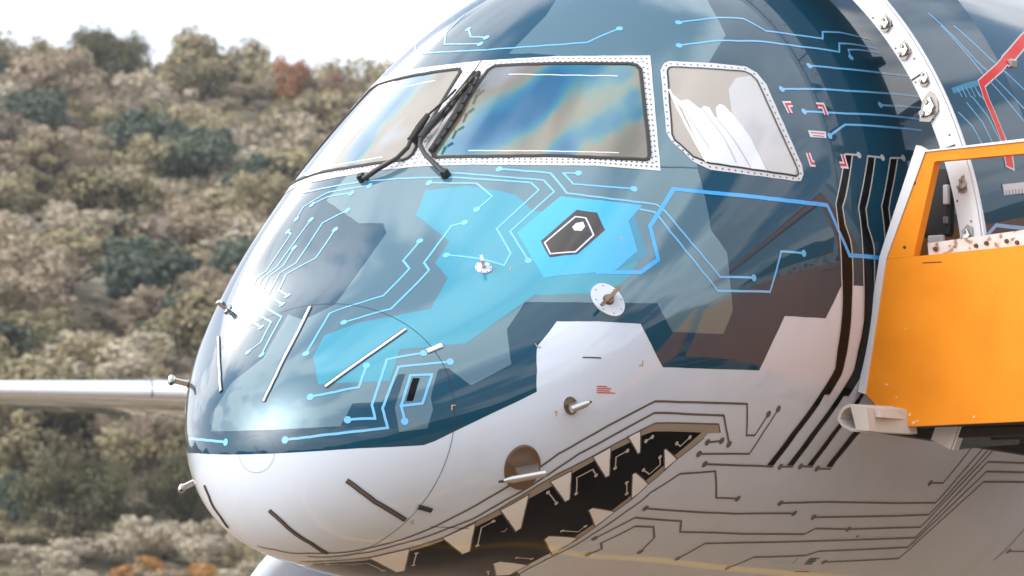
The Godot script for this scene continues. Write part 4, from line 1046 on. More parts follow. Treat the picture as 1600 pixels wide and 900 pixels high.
func windows() -> void:
	var f_port := patch("windscreen_frame", mats.frame, 7, [1.653, 0.11, 1.654, 4.57, 1.665, 8.78, 1.682, 12.77, 1.706, 16.56, 1.739, 21.24, 1.783, 25.66, 1.836, 29.83, 1.9, 33.75, 1.79, 38.78, 1.693, 43.82, 1.611, 48.71, 1.538, 53.82, 1.483, 50.92, 1.433, 47.88, 1.389, 44.7, 1.349, 41.4, 1.3, 37.1, 1.258, 32.59, 1.224, 27.89, 1.197, 22.99, 1.174, 17.39, 1.158, 11.53, 1.148, 5.59, 1.148, -0.68, 1.383, 0.2])
	patch("pane", mats.film, 9, [1.617, 4.3, 1.626, 8.24, 1.646, 13.83, 1.678, 19.08, 1.704, 22.44, 1.734, 25.67, 1.769, 28.78, 1.809, 31.76, 1.819, 32.94, 1.814, 34.29, 1.734, 38.19, 1.66, 42.12, 1.543, 49.34, 1.527, 49.77, 1.512, 49.35, 1.445, 45.39, 1.387, 41.2, 1.338, 36.79, 1.298, 32.17, 1.258, 27.09, 1.226, 21.76, 1.203, 16.19, 1.189, 10.36, 1.182, 4.54, 1.188, 3.32, 1.204, 2.73, 1.396, 3.09, 1.597, 3.38], f_port, 0.016, [1.15, 1.9, 3, 50])
	stroke("gasket", mats.rubber, 7, 0.017, 0.0, "", [1.617, 4.3, 1.626, 8.24, 1.646, 13.83, 1.678, 19.08, 1.704, 22.44, 1.734, 25.67, 1.769, 28.78, 1.809, 31.76, 1.819, 32.94, 1.814, 34.29, 1.734, 38.19, 1.66, 42.12, 1.543, 49.34, 1.527, 49.77, 1.512, 49.35, 1.445, 45.39, 1.387, 41.2, 1.338, 36.79, 1.298, 32.17, 1.258, 27.09, 1.226, 21.76, 1.203, 16.19, 1.189, 10.36, 1.182, 4.54, 1.188, 3.32, 1.204, 2.73, 1.396, 3.09, 1.597, 3.38], true, 0.006, f_port)
	stroke("heater_bar", mats.frame, 10, 0.006, 0.0, "", [1.578, 9, 1.595, 15.13, 1.626, 20.88, 1.67, 26.29, 1.728, 31.37], false, 0.0, f_port)
	stroke("heater_bar", mats.frame, 10, 0.006, 0.0, "", [1.218, 11.29, 1.229, 15.87, 1.245, 20.28, 1.267, 24.54, 1.294, 28.65, 1.325, 32.65, 1.362, 36.49, 1.405, 40.18, 1.454, 43.71], false, 0.0, f_port)
	screws(f_port, [1.641, 1.4, 1.641, 2.66, 1.642, 3.89, 1.643, 5.1, 1.645, 6.28, 1.648, 7.46, 1.651, 8.61, 1.655, 9.75, 1.659, 10.87, 1.664, 11.97, 1.67, 13.06, 1.675, 14.14, 1.682, 15.2, 1.689, 16.24, 1.696, 17.28, 1.703, 18.34, 1.71, 19.4, 1.717, 20.44, 1.725, 21.46, 1.734, 22.48, 1.743, 23.48, 1.753, 24.47, 1.763, 25.45, 1.773, 26.41, 1.784, 27.37, 1.796, 28.31, 1.808, 29.23, 1.821, 30.15, 1.834, 31.05, 1.847, 31.95, 1.861, 32.82, 1.876, 33.69, 1.856, 34.56, 1.837, 35.43, 1.818, 36.3, 1.8, 37.16, 1.782, 38.02, 1.764, 38.89, 1.747, 39.75, 1.73, 40.62, 1.714, 41.49, 1.697, 42.36, 1.681, 43.24, 1.665, 44.13, 1.65, 45.04, 1.634, 45.94, 1.619, 46.86, 1.604, 47.78, 1.59, 48.71, 1.576, 49.64, 1.562, 50.59, 1.548, 51.54, 1.535, 52.5, 1.517, 51.61, 1.5, 50.7, 1.484, 49.78, 1.468, 48.85, 1.452, 47.9, 1.438, 46.94, 1.423, 45.96, 1.409, 44.98, 1.396, 43.98, 1.383, 42.97, 1.371, 41.94, 1.359, 40.9, 1.346, 39.85, 1.333, 38.79, 1.321, 37.71, 1.31, 36.62, 1.299, 35.51, 1.288, 34.39, 1.278, 33.26, 1.268, 32.12, 1.259, 30.97, 1.251, 29.8, 1.242, 28.62, 1.234, 27.43, 1.227, 26.23, 1.22, 25.01, 1.214, 23.78, 1.208, 22.55, 1.202, 21.33, 1.196, 20.09, 1.191, 18.85, 1.186, 17.59, 1.182, 16.32, 1.178, 15.04, 1.175, 13.74, 1.172, 12.44, 1.169, 11.11, 1.166, 9.74, 1.164, 8.35, 1.162, 6.94, 1.16, 5.52, 1.159, 4.08, 1.159, 2.62, 1.628, 2.82, 1.629, 4.11, 1.63, 5.37, 1.632, 6.62, 1.635, 7.85, 1.638, 9.05, 1.642, 10.24, 1.647, 11.42, 1.652, 12.57, 1.657, 13.71, 1.664, 14.83, 1.67, 15.94, 1.678, 17.03, 1.685, 18.11, 1.692, 19.17, 1.699, 20.22, 1.707, 21.26, 1.715, 22.28, 1.724, 23.29, 1.733, 24.29, 1.743, 25.28, 1.753, 26.25, 1.763, 27.21, 1.774, 28.17, 1.786, 29.1, 1.798, 30.03, 1.811, 30.94, 1.824, 31.85, 1.837, 32.74, 1.852, 33.61, 1.831, 34.52, 1.812, 35.42, 1.793, 36.32, 1.774, 37.21, 1.756, 38.11, 1.738, 39.01, 1.72, 39.91, 1.703, 40.81, 1.686, 41.72, 1.67, 42.63, 1.653, 43.55, 1.637, 44.48, 1.621, 45.41, 1.605, 46.35, 1.59, 47.3, 1.574, 48.25, 1.56, 49.21, 1.545, 50.19, 1.531, 51.17, 1.514, 50.26, 1.497, 49.33, 1.48, 48.39, 1.465, 47.44, 1.449, 46.48, 1.435, 45.5, 1.42, 44.51, 1.407, 43.51, 1.393, 42.49, 1.381, 41.46, 1.369, 40.42, 1.356, 39.37, 1.343, 38.3, 1.331, 37.23, 1.32, 36.14, 1.309, 35.04, 1.298, 33.92, 1.288, 32.8, 1.278, 31.66, 1.269, 30.51, 1.261, 29.34, 1.252, 28.17, 1.245, 26.98, 1.237, 25.78, 1.23, 24.57, 1.224, 23.34, 1.218, 22.11, 1.212, 20.89, 1.207, 19.66, 1.202, 18.42, 1.197, 17.17, 1.193, 15.9, 1.189, 14.62, 1.185, 13.33, 1.182, 12.02, 1.18, 10.7, 1.177, 9.4, 1.175, 8.07, 1.174, 6.74, 1.172, 5.39, 1.172, 4.02, 1.165, 1.01, 1.183, 1.1, 1.201, 1.18, 1.22, 1.25, 1.239, 1.32, 1.258, 1.38, 1.277, 1.44, 1.296, 1.49, 1.316, 1.53, 1.336, 1.57, 1.356, 1.6, 1.376, 1.63, 1.396, 1.65, 1.417, 1.66, 1.438, 1.67, 1.459, 1.67, 1.481, 1.66, 1.502, 1.65, 1.524, 1.64, 1.546, 1.61, 1.568, 1.58, 1.591, 1.54, 1.614, 1.5, 1.182, 2.22, 1.201, 2.32, 1.22, 2.41, 1.239, 2.49, 1.258, 2.57, 1.278, 2.64, 1.297, 2.71, 1.317, 2.77, 1.338, 2.83, 1.358, 2.87, 1.378, 2.92, 1.399, 2.95, 1.42, 2.98, 1.442, 3, 1.463, 3.02, 1.485, 3.03, 1.507, 3.04, 1.529, 3.03, 1.552, 3.03, 1.574, 3.01, 1.597, 2.99])
	var f_star := patch("windscreen_frame", mats.frame, 7, [1.653, -0.11, 1.654, -4.57, 1.665, -8.78, 1.682, -12.77, 1.706, -16.56, 1.739, -21.24, 1.783, -25.66, 1.836, -29.83, 1.9, -33.75, 1.79, -38.78, 1.693, -43.82, 1.611, -48.71, 1.538, -53.82, 1.483, -50.92, 1.433, -47.88, 1.389, -44.7, 1.349, -41.4, 1.3, -37.1, 1.258, -32.59, 1.224, -27.89, 1.197, -22.99, 1.174, -17.39, 1.158, -11.53, 1.148, -5.59, 1.148, 0.68, 1.383, -0.2])
	patch("pane", mats.film, 9, [1.617, -4.3, 1.626, -8.24, 1.646, -13.83, 1.678, -19.08, 1.704, -22.44, 1.734, -25.67, 1.769, -28.78, 1.809, -31.76, 1.819, -32.94, 1.814, -34.29, 1.734, -38.19, 1.66, -42.12, 1.543, -49.34, 1.527, -49.77, 1.512, -49.35, 1.445, -45.39, 1.387, -41.2, 1.338, -36.79, 1.298, -32.17, 1.258, -27.09, 1.226, -21.76, 1.203, -16.19, 1.189, -10.36, 1.182, -4.54, 1.188, -3.32, 1.204, -2.73, 1.396, -3.09, 1.597, -3.38], f_star, 0.016, [1.15, 1.9, -50, -3])
	stroke("gasket", mats.rubber, 7, 0.017, 0.0, "", [1.617, -4.3, 1.626, -8.24, 1.646, -13.83, 1.678, -19.08, 1.704, -22.44, 1.734, -25.67, 1.769, -28.78, 1.809, -31.76, 1.819, -32.94, 1.814, -34.29, 1.734, -38.19, 1.66, -42.12, 1.543, -49.34, 1.527, -49.77, 1.512, -49.35, 1.445, -45.39, 1.387, -41.2, 1.338, -36.79, 1.298, -32.17, 1.258, -27.09, 1.226, -21.76, 1.203, -16.19, 1.189, -10.36, 1.182, -4.54, 1.188, -3.32, 1.204, -2.73, 1.396, -3.09, 1.597, -3.38], true, 0.006, f_star)
	stroke("heater_bar", mats.frame, 10, 0.006, 0.0, "", [1.578, -9, 1.595, -15.13, 1.626, -20.88, 1.67, -26.29, 1.728, -31.37], false, 0.0, f_star)
	stroke("heater_bar", mats.frame, 10, 0.006, 0.0, "", [1.218, -11.29, 1.229, -15.87, 1.245, -20.28, 1.267, -24.54, 1.294, -28.65, 1.325, -32.65, 1.362, -36.49, 1.405, -40.18, 1.454, -43.71], false, 0.0, f_star)
	screws(f_star, [1.641, -1.4, 1.641, -2.66, 1.642, -3.89, 1.643, -5.1, 1.645, -6.28, 1.648, -7.46, 1.651, -8.61, 1.655, -9.75, 1.659, -10.87, 1.664, -11.97, 1.67, -13.06, 1.675, -14.14, 1.682, -15.2, 1.689, -16.24, 1.696, -17.28, 1.703, -18.34, 1.71, -19.4, 1.717, -20.44, 1.725, -21.46, 1.734, -22.48, 1.743, -23.48, 1.753, -24.47, 1.763, -25.45, 1.773, -26.41, 1.784, -27.37, 1.796, -28.31, 1.808, -29.23, 1.821, -30.15, 1.834, -31.05, 1.847, -31.95, 1.861, -32.82, 1.876, -33.69, 1.856, -34.56, 1.837, -35.43, 1.818, -36.3, 1.8, -37.16, 1.782, -38.02, 1.764, -38.89, 1.747, -39.75, 1.73, -40.62, 1.714, -41.49, 1.697, -42.36, 1.681, -43.24, 1.665, -44.13, 1.65, -45.04, 1.634, -45.94, 1.619, -46.86, 1.604, -47.78, 1.59, -48.71, 1.576, -49.64, 1.562, -50.59, 1.548, -51.54, 1.535, -52.5, 1.517, -51.61, 1.5, -50.7, 1.484, -49.78, 1.468, -48.85, 1.452, -47.9, 1.438, -46.94, 1.423, -45.96, 1.409, -44.98, 1.396, -43.98, 1.383, -42.97, 1.371, -41.94, 1.359, -40.9, 1.346, -39.85, 1.333, -38.79, 1.321, -37.71, 1.31, -36.62, 1.299, -35.51, 1.288, -34.39, 1.278, -33.26, 1.268, -32.12, 1.259, -30.97, 1.251, -29.8, 1.242, -28.62, 1.234, -27.43, 1.227, -26.23, 1.22, -25.01, 1.214, -23.78, 1.208, -22.55, 1.202, -21.33, 1.196, -20.09, 1.191, -18.85, 1.186, -17.59, 1.182, -16.32, 1.178, -15.04, 1.175, -13.74, 1.172, -12.44, 1.169, -11.11, 1.166, -9.74, 1.164, -8.35, 1.162, -6.94, 1.16, -5.52, 1.159, -4.08, 1.159, -2.62, 1.628, -2.82, 1.629, -4.11, 1.63, -5.37, 1.632, -6.62, 1.635, -7.85, 1.638, -9.05, 1.642, -10.24, 1.647, -11.42, 1.652, -12.57, 1.657, -13.71, 1.664, -14.83, 1.67, -15.94, 1.678, -17.03, 1.685, -18.11, 1.692, -19.17, 1.699, -20.22, 1.707, -21.26, 1.715, -22.28, 1.724, -23.29, 1.733, -24.29, 1.743, -25.28, 1.753, -26.25, 1.763, -27.21, 1.774, -28.17, 1.786, -29.1, 1.798, -30.03, 1.811, -30.94, 1.824, -31.85, 1.837, -32.74, 1.852, -33.61, 1.831, -34.52, 1.812, -35.42, 1.793, -36.32, 1.774, -37.21, 1.756, -38.11, 1.738, -39.01, 1.72, -39.91, 1.703, -40.81, 1.686, -41.72, 1.67, -42.63, 1.653, -43.55, 1.637, -44.48, 1.621, -45.41, 1.605, -46.35, 1.59, -47.3, 1.574, -48.25, 1.56, -49.21, 1.545, -50.19, 1.531, -51.17, 1.514, -50.26, 1.497, -49.33, 1.48, -48.39, 1.465, -47.44, 1.449, -46.48, 1.435, -45.5, 1.42, -44.51, 1.407, -43.51, 1.393, -42.49, 1.381, -41.46, 1.369, -40.42, 1.356, -39.37, 1.343, -38.3, 1.331, -37.23, 1.32, -36.14, 1.309, -35.04, 1.298, -33.92, 1.288, -32.8, 1.278, -31.66, 1.269, -30.51, 1.261, -29.34, 1.252, -28.17, 1.245, -26.98, 1.237, -25.78, 1.23, -24.57, 1.224, -23.34, 1.218, -22.11, 1.212, -20.89, 1.207, -19.66, 1.202, -18.42, 1.197, -17.17, 1.193, -15.9, 1.189, -14.62, 1.185, -13.33, 1.182, -12.02, 1.18, -10.7, 1.177, -9.4, 1.175, -8.07, 1.174, -6.74, 1.172, -5.39, 1.172, -4.02, 1.165, -1.01, 1.183, -1.1, 1.201, -1.18, 1.22, -1.25, 1.239, -1.32, 1.258, -1.38, 1.277, -1.44, 1.296, -1.49, 1.316, -1.53, 1.336, -1.57, 1.356, -1.6, 1.376, -1.63, 1.396, -1.65, 1.417, -1.66, 1.438, -1.67, 1.459, -1.67, 1.481, -1.66, 1.502, -1.65, 1.524, -1.64, 1.546, -1.61, 1.568, -1.58, 1.591, -1.54, 1.614, -1.5, 1.182, -2.22, 1.201, -2.32, 1.22, -2.41, 1.239, -2.49, 1.258, -2.57, 1.278, -2.64, 1.297, -2.71, 1.317, -2.77, 1.338, -2.83, 1.358, -2.87, 1.378, -2.92, 1.399, -2.95, 1.42, -2.98, 1.442, -3, 1.463, -3.02, 1.485, -3.03, 1.507, -3.04, 1.529, -3.03, 1.552, -3.03, 1.574, -3.01, 1.597, -2.99])
	stroke("panel_seam", mats.seam, 8, 0.003, 0.0, "", [1.653, 0.11, 1.383, 0.28, 1.148, -0.68])
	var f_sp := patch("side_window_frame", mats.frame, 7, [1.872, 37.69, 1.91, 37.2, 1.937, 37.69, 2.008, 40.98, 2.09, 44, 2.159, 46.38, 2.237, 48.56, 2.272, 50.73, 2.282, 53.67, 2.265, 57.86, 2.259, 61.99, 2.262, 66.05, 2.275, 70.07, 2.267, 71.79, 2.238, 72.72, 2.191, 72.17, 2.067, 69.81, 1.952, 67.14, 1.848, 64.18, 1.752, 60.99, 1.694, 57.11, 1.665, 50.82, 1.673, 48.36, 1.766, 42.99])
	stroke("gasket", mats.rubber, 7, 0.008, 0.0, "", [1.889, 38.95, 1.906, 38.7, 1.921, 39.04, 1.987, 42.04, 2.06, 44.83, 2.131, 47.17, 2.21, 49.3, 2.232, 50.46, 2.242, 52.02, 2.222, 56.72, 2.214, 61.34, 2.219, 65.9, 2.235, 70.4, 2.233, 71.35, 2.213, 71.52, 2.083, 69.05, 1.965, 66.23, 1.858, 63.1, 1.761, 59.7, 1.707, 56.32, 1.681, 50.85, 1.689, 49.52, 1.782, 44.2], true, 0.004, f_sp)
	patch("cockpit_lining", mats.lining, 8, [1.889, 38.95, 1.906, 38.7, 1.921, 39.04, 1.987, 42.04, 2.06, 44.83, 2.131, 47.17, 2.21, 49.3, 2.232, 50.46, 2.242, 52.02, 2.222, 56.72, 2.214, 61.34, 2.219, 65.9, 2.235, 70.4, 2.233, 71.35, 2.213, 71.52, 2.083, 69.05, 1.965, 66.23, 1.858, 63.1, 1.761, 59.7, 1.707, 56.32, 1.681, 50.85, 1.689, 49.52, 1.782, 44.2], f_sp)
	patch("sun_shade", mats.shade, 9, [1.824, 42.29, 1.806, 46.95, 1.771, 53.12, 1.751, 59.34, 1.818, 61.81, 1.889, 64.16, 1.967, 66.36, 2.049, 68.42, 2.036, 64.57, 2.031, 60.7, 2.004, 54.67, 1.993, 52.37, 1.974, 51.51, 1.945, 51.79, 1.922, 53.68, 1.915, 53.13, 1.921, 50.72, 1.901, 49.72, 1.88, 49.87, 1.861, 46.51, 1.827, 45.56], f_sp)
	patch("sun_shade", mats.veil, 8.5, [2.145, 49.4, 2.224, 50.61, 2.232, 52.45, 2.214, 57.01, 2.207, 61.5, 2.211, 65.92, 2.227, 70.3, 2.211, 71.2, 2.13, 69.72, 2.053, 68.1, 2.038, 64.41, 2.031, 60.7, 2.004, 54.67, 2.067, 50.37], f_sp)
	stroke("painted_fold_shade", mats.fold, 10, 0.010, 0.0, "", [1.918, 53.69, 1.941, 60.07, 1.958, 65.62], false, 0.0, f_sp)  # shading of the folds, drawn as flat grey lines
	stroke("painted_fold_shade", mats.fold, 10, 0.010, 0.0, "", [1.809, 47.05, 1.8, 52.86, 1.801, 57.27], false, 0.0, f_sp)
	stroke("painted_fold_shade", mats.fold, 10, 0.010, 0.0, "", [1.888, 50.14, 1.889, 53.79, 1.896, 57.41, 1.894, 63.21], false, 0.0, f_sp)
	stroke("shade_rail", mats.shade, 10, 0.012, 0.0, "", [1.825, 42.09, 1.793, 46.22, 1.769, 50.35, 1.755, 54.74, 1.75, 59.14], false, 0.004, f_sp)
	patch("pane", mats.pane, 20, [1.889, 38.95, 1.906, 38.7, 1.921, 39.04, 1.987, 42.04, 2.06, 44.83, 2.131, 47.17, 2.21, 49.3, 2.232, 50.46, 2.242, 52.02, 2.222, 56.72, 2.214, 61.34, 2.219, 65.9, 2.235, 70.4, 2.233, 71.35, 2.213, 71.52, 2.083, 69.05, 1.965, 66.23, 1.858, 63.1, 1.761, 59.7, 1.707, 56.32, 1.681, 50.85, 1.689, 49.52, 1.782, 44.2], f_sp)
	screws(f_sp, [1.879, 38.26, 1.908, 37.88, 1.929, 38.3, 1.951, 39.38, 1.974, 40.43, 1.998, 41.46, 2.023, 42.46, 2.049, 43.43, 2.076, 44.37, 2.104, 45.34, 2.132, 46.28, 2.162, 47.19, 2.192, 48.06, 2.224, 48.89, 2.253, 50.66, 2.261, 53.03, 2.255, 54.29, 2.25, 55.53, 2.246, 56.77, 2.242, 58.01, 2.239, 59.24, 2.238, 60.46, 2.237, 61.68, 2.237, 62.89, 2.238, 64.1, 2.239, 65.3, 2.242, 66.5, 2.245, 67.7, 2.249, 68.89, 2.254, 70.08, 2.251, 71.48, 2.228, 72.21, 2.19, 71.71, 2.151, 71.02, 2.113, 70.29, 2.076, 69.53, 2.039, 68.73, 2.004, 67.91, 1.97, 67.06, 1.937, 66.19, 1.904, 65.29, 1.873, 64.36, 1.842, 63.41, 1.812, 62.44, 1.784, 61.45, 1.756, 60.43, 1.727, 58.61, 1.7, 56.76, 1.692, 55.3, 1.684, 53.83, 1.677, 52.36, 1.671, 50.88, 1.68, 48.7, 1.7, 47.52, 1.72, 46.35, 1.741, 45.18, 1.762, 44.02, 1.784, 42.87, 1.807, 41.72, 1.83, 40.57, 1.854, 39.42])
	var f_ss := patch("side_window_frame", mats.frame, 7, [1.872, -37.69, 1.91, -37.2, 1.937, -37.69, 2.008, -40.98, 2.09, -44, 2.159, -46.38, 2.237, -48.56, 2.272, -50.73, 2.282, -53.67, 2.265, -57.86, 2.259, -61.99, 2.262, -66.05, 2.275, -70.07, 2.267, -71.79, 2.238, -72.72, 2.191, -72.17, 2.067, -69.81, 1.952, -67.14, 1.848, -64.18, 1.752, -60.99, 1.694, -57.11, 1.665, -50.82, 1.673, -48.36, 1.766, -42.99])
	stroke("gasket", mats.rubber, 7, 0.008, 0.0, "", [1.889, -38.95, 1.906, -38.7, 1.921, -39.04, 1.987, -42.04, 2.06, -44.83, 2.131, -47.17, 2.21, -49.3, 2.232, -50.46, 2.242, -52.02, 2.222, -56.72, 2.214, -61.34, 2.219, -65.9, 2.235, -70.4, 2.233, -71.35, 2.213, -71.52, 2.083, -69.05, 1.965, -66.23, 1.858, -63.1, 1.761, -59.7, 1.707, -56.32, 1.681, -50.85, 1.689, -49.52, 1.782, -44.2], true, 0.004, f_ss)
	patch("cockpit_lining", mats.lining, 8, [1.889, -38.95, 1.906, -38.7, 1.921, -39.04, 1.987, -42.04, 2.06, -44.83, 2.131, -47.17, 2.21, -49.3, 2.232, -50.46, 2.242, -52.02, 2.222, -56.72, 2.214, -61.34, 2.219, -65.9, 2.235, -70.4, 2.233, -71.35, 2.213, -71.52, 2.083, -69.05, 1.965, -66.23, 1.858, -63.1, 1.761, -59.7, 1.707, -56.32, 1.681, -50.85, 1.689, -49.52, 1.782, -44.2], f_ss)
	patch("pane", mats.pane, 20, [1.889, -38.95, 1.906, -38.7, 1.921, -39.04, 1.987, -42.04, 2.06, -44.83, 2.131, -47.17, 2.21, -49.3, 2.232, -50.46, 2.242, -52.02, 2.222, -56.72, 2.214, -61.34, 2.219, -65.9, 2.235, -70.4, 2.233, -71.35, 2.213, -71.52, 2.083, -69.05, 1.965, -66.23, 1.858, -63.1, 1.761, -59.7, 1.707, -56.32, 1.681, -50.85, 1.689, -49.52, 1.782, -44.2], f_ss)
	screws(f_ss, [1.879, -38.26, 1.908, -37.88, 1.929, -38.3, 1.951, -39.38, 1.974, -40.43, 1.998, -41.46, 2.023, -42.46, 2.049, -43.43, 2.076, -44.37, 2.104, -45.34, 2.132, -46.28, 2.162, -47.19, 2.192, -48.06, 2.224, -48.89, 2.253, -50.66, 2.261, -53.03, 2.255, -54.29, 2.25, -55.53, 2.246, -56.77, 2.242, -58.01, 2.239, -59.24, 2.238, -60.46, 2.237, -61.68, 2.237, -62.89, 2.238, -64.1, 2.239, -65.3, 2.242, -66.5, 2.245, -67.7, 2.249, -68.89, 2.254, -70.08, 2.251, -71.48, 2.228, -72.21, 2.19, -71.71, 2.151, -71.02, 2.113, -70.29, 2.076, -69.53, 2.039, -68.73, 2.004, -67.91, 1.97, -67.06, 1.937, -66.19, 1.904, -65.29, 1.873, -64.36, 1.842, -63.41, 1.812, -62.44, 1.784, -61.45, 1.756, -60.43, 1.727, -58.61, 1.7, -56.76, 1.692, -55.3, 1.684, -53.83, 1.677, -52.36, 1.671, -50.88, 1.68, -48.7, 1.7, -47.52, 1.72, -46.35, 1.741, -45.18, 1.762, -44.02, 1.784, -42.87, 1.807, -41.72, 1.83, -40.57, 1.854, -39.42])

func screws(parent: Node, at: Array) -> void:
	var s := Shape.new()
	for k in range(0, at.size(), 2):
		var phi := deg_to_rad(at[k + 1])
		var n := norm(at[k], phi)
		var o := skin(at[k], phi) + n * (lift_of(7) + 0.0002)
		var ex := n.cross(Vector3.UP).normalized(); var ey := n.cross(ex)
		var c := s.add(o + n * 0.0004, n)
		var ring := []
		for t in 7: ring.append(s.add(o + ex * cos(TAU * t / 7) * 0.0052 + ey * sin(TAU * t / 7) * 0.0052, n))
		for t in 7: s.tri(c, ring[t], ring[(t + 1) % 7])
	tag(build("screw_row", s, mats.screw, parent), "", "", "", "stuff")

func lifted(at: Array) -> Array:      # station, degrees, millimetres off the skin
	var out := []
	for k in range(0, at.size(), 3):
		out.append(skin(at[k], deg_to_rad(at[k + 1]), at[k + 2] * 0.001))
	return out

func wipers() -> void:
	var s: Shape
	s = Shape.new(); s.tube(lifted([1.12, -12.71, 18, 1.139, -8.72, 32, 1.169, -4.83, 36, 1.211, -3.34, 38, 1.249, -3.57, 40]), [0.014, 0.012, 0.011, 0.011, 0.012], 10)
	var wp := build("wiper", s, mats.wiper, plane)
	s = Shape.new(); s.tube(lifted([1.131, -13.66, -4, 1.131, -13.66, 26, 1.131, -13.66, 34]), [0.024, 0.022, 0.014], 14); build("pivot", s, mats.darkmetal, wp)
	s = Shape.new(); s.tube(lifted([1.241, -3.62, 40, 1.298, -3.18, 42, 1.348, -2.66, 44]), [0.017, 0.019, 0.014], 8); build("clamp", s, mats.wiper, wp)
	s = Shape.new(); s.tube(lifted([1.348, -2.66, 44, 1.38, -1.4, 46, 1.419, -0.34, 44, 1.472, 0.16, 36]), [0.006, 0.006, 0.006, 0.006], 6); build("rod", s, mats.wiper, wp)
	s = Shape.new(); s.tube(lifted([1.25, -3.73, 16, 1.401, 0.07, 16, 1.575, 1.14, 16]), [0.014, 0.016, 0.012], 8); build("blade", s, mats.rubber, wp)
	s = Shape.new(); s.tube(lifted([1.258, -1.69, 32, 1.285, -1.19, 28]), [0.006, 0.008], 6); build("yoke", s, mats.wiper, wp)
	s = Shape.new(); s.tube(lifted([1.291, -0.83, 32, 1.308, 0.26, 40]), [0.006, 0.008], 6); build("yoke", s, mats.wiper, wp)
	s = Shape.new(); s.tube(lifted([1.324, -0.01, 32, 1.352, 0.44, 28]), [0.006, 0.008], 6); build("yoke", s, mats.wiper, wp)
	s = Shape.new(); s.tube(lifted([1.358, 0.77, 32, 1.377, 1.8, 40]), [0.006, 0.008], 6); build("yoke", s, mats.wiper, wp)
	s = Shape.new(); s.tube(lifted([1.393, 1.44, 32, 1.423, 1.51, 28]), [0.006, 0.008], 6); build("yoke", s, mats.wiper, wp)
	s = Shape.new(); s.tube(lifted([1.43, 1.7, 32, 1.45, 2.36, 40]), [0.006, 0.008], 6); build("yoke", s, mats.wiper, wp)
	s = Shape.new(); s.tube(lifted([1.468, 1.94, 32, 1.499, 1.99, 28]), [0.006, 0.008], 6); build("yoke", s, mats.wiper, wp)
	s = Shape.new(); s.tube(lifted([1.506, 2.17, 32, 1.527, 2.78, 40]), [0.006, 0.008], 6); build("yoke", s, mats.wiper, wp)
	s = Shape.new(); s.tube(lifted([1.104, 10.11, 18, 1.129, 6.92, 32, 1.174, 2.34, 36, 1.217, -0.4, 38, 1.256, -1.17, 40]), [0.014, 0.012, 0.011, 0.011, 0.012], 10)
	wp = build("wiper", s, mats.wiper, plane)
	s = Shape.new(); s.tube(lifted([1.11, 9.46, -4, 1.11, 9.46, 26, 1.11, 9.46, 34]), [0.024, 0.022, 0.014], 14); build("pivot", s, mats.darkmetal, wp)
	s = Shape.new(); s.tube(lifted([1.244, -1.11, 40, 1.299, -0.44, 42, 1.348, 0.53, 44]), [0.017, 0.019, 0.014], 8); build("clamp", s, mats.wiper, wp)
	s = Shape.new(); s.tube(lifted([1.348, 0.53, 44, 1.397, 1.21, 46, 1.441, 1.95, 44, 1.498, 2.14, 36]), [0.006, 0.006, 0.006, 0.006], 6); build("rod", s, mats.wiper, wp)
	s = Shape.new(); s.tube(lifted([1.202, 2.39, 16, 1.368, 3.08, 16, 1.574, 2.11, 16]), [0.014, 0.016, 0.012], 8); build("blade", s, mats.rubber, wp)
	s = Shape.new(); s.tube(lifted([1.216, 3.82, 32, 1.244, 3.83, 28]), [0.006, 0.008], 6); build("yoke", s, mats.wiper, wp)
	s = Shape.new(); s.tube(lifted([1.251, 3.99, 32, 1.271, 4.56, 40]), [0.006, 0.008], 6); build("yoke", s, mats.wiper, wp)
	s = Shape.new(); s.tube(lifted([1.287, 4.13, 32, 1.317, 4.11, 28]), [0.006, 0.008], 6); build("yoke", s, mats.wiper, wp)
	s = Shape.new(); s.tube(lifted([1.324, 4.26, 32, 1.345, 4.8, 40]), [0.006, 0.008], 6); build("yoke", s, mats.wiper, wp)
	s = Shape.new(); s.tube(lifted([1.363, 4.31, 32, 1.397, 4.08, 28]), [0.006, 0.008], 6); build("yoke", s, mats.wiper, wp)
	s = Shape.new(); s.tube(lifted([1.406, 4.14, 32, 1.431, 4.46, 40]), [0.006, 0.008], 6); build("yoke", s, mats.wiper, wp)
	s = Shape.new(); s.tube(lifted([1.45, 3.94, 32, 1.486, 3.66, 28]), [0.006, 0.008], 6); build("yoke", s, mats.wiper, wp)
	s = Shape.new(); s.tube(lifted([1.495, 3.72, 32, 1.522, 4, 40]), [0.006, 0.008], 6); build("yoke", s, mats.wiper, wp)


func local_frame(x: float, deg: float) -> Array:
	var phi := deg_to_rad(deg)
	var n := norm(x, phi)
	var f := skin(maxf(x - 0.01, 0.0), phi) - skin(x + 0.01, phi)      # forward along the skin
	f = (f - n * f.dot(n)).normalized()
	return [skin(x, phi), f, n.cross(f), n]          # origin, forward, across, outward

func disc(o: Vector3, ex: Vector3, ey: Vector3, n: Vector3, r: float, h: float, sides := 36) -> Shape:
	var s := Shape.new()
	var c := s.add(o + n * h, n)
	var top := []; var low := []
	for k in sides:
		var d := ex * cos(TAU * k / sides) + ey * sin(TAU * k / sides)
		top.append(s.add(o + d * (r - h * 0.6) + n * h, n)); low.append([s.add(o + d * r - n * 0.006, d), s.add(o + d * (r - h * 0.6) + n * h, d)])
	for k in sides:
		var j := (k + 1) % sides
		s.tri(c, top[k], top[j])
		s.tri(low[k][0], low[j][0], low[j][1]); s.tri(low[k][0], low[j][1], low[k][1])
	return s

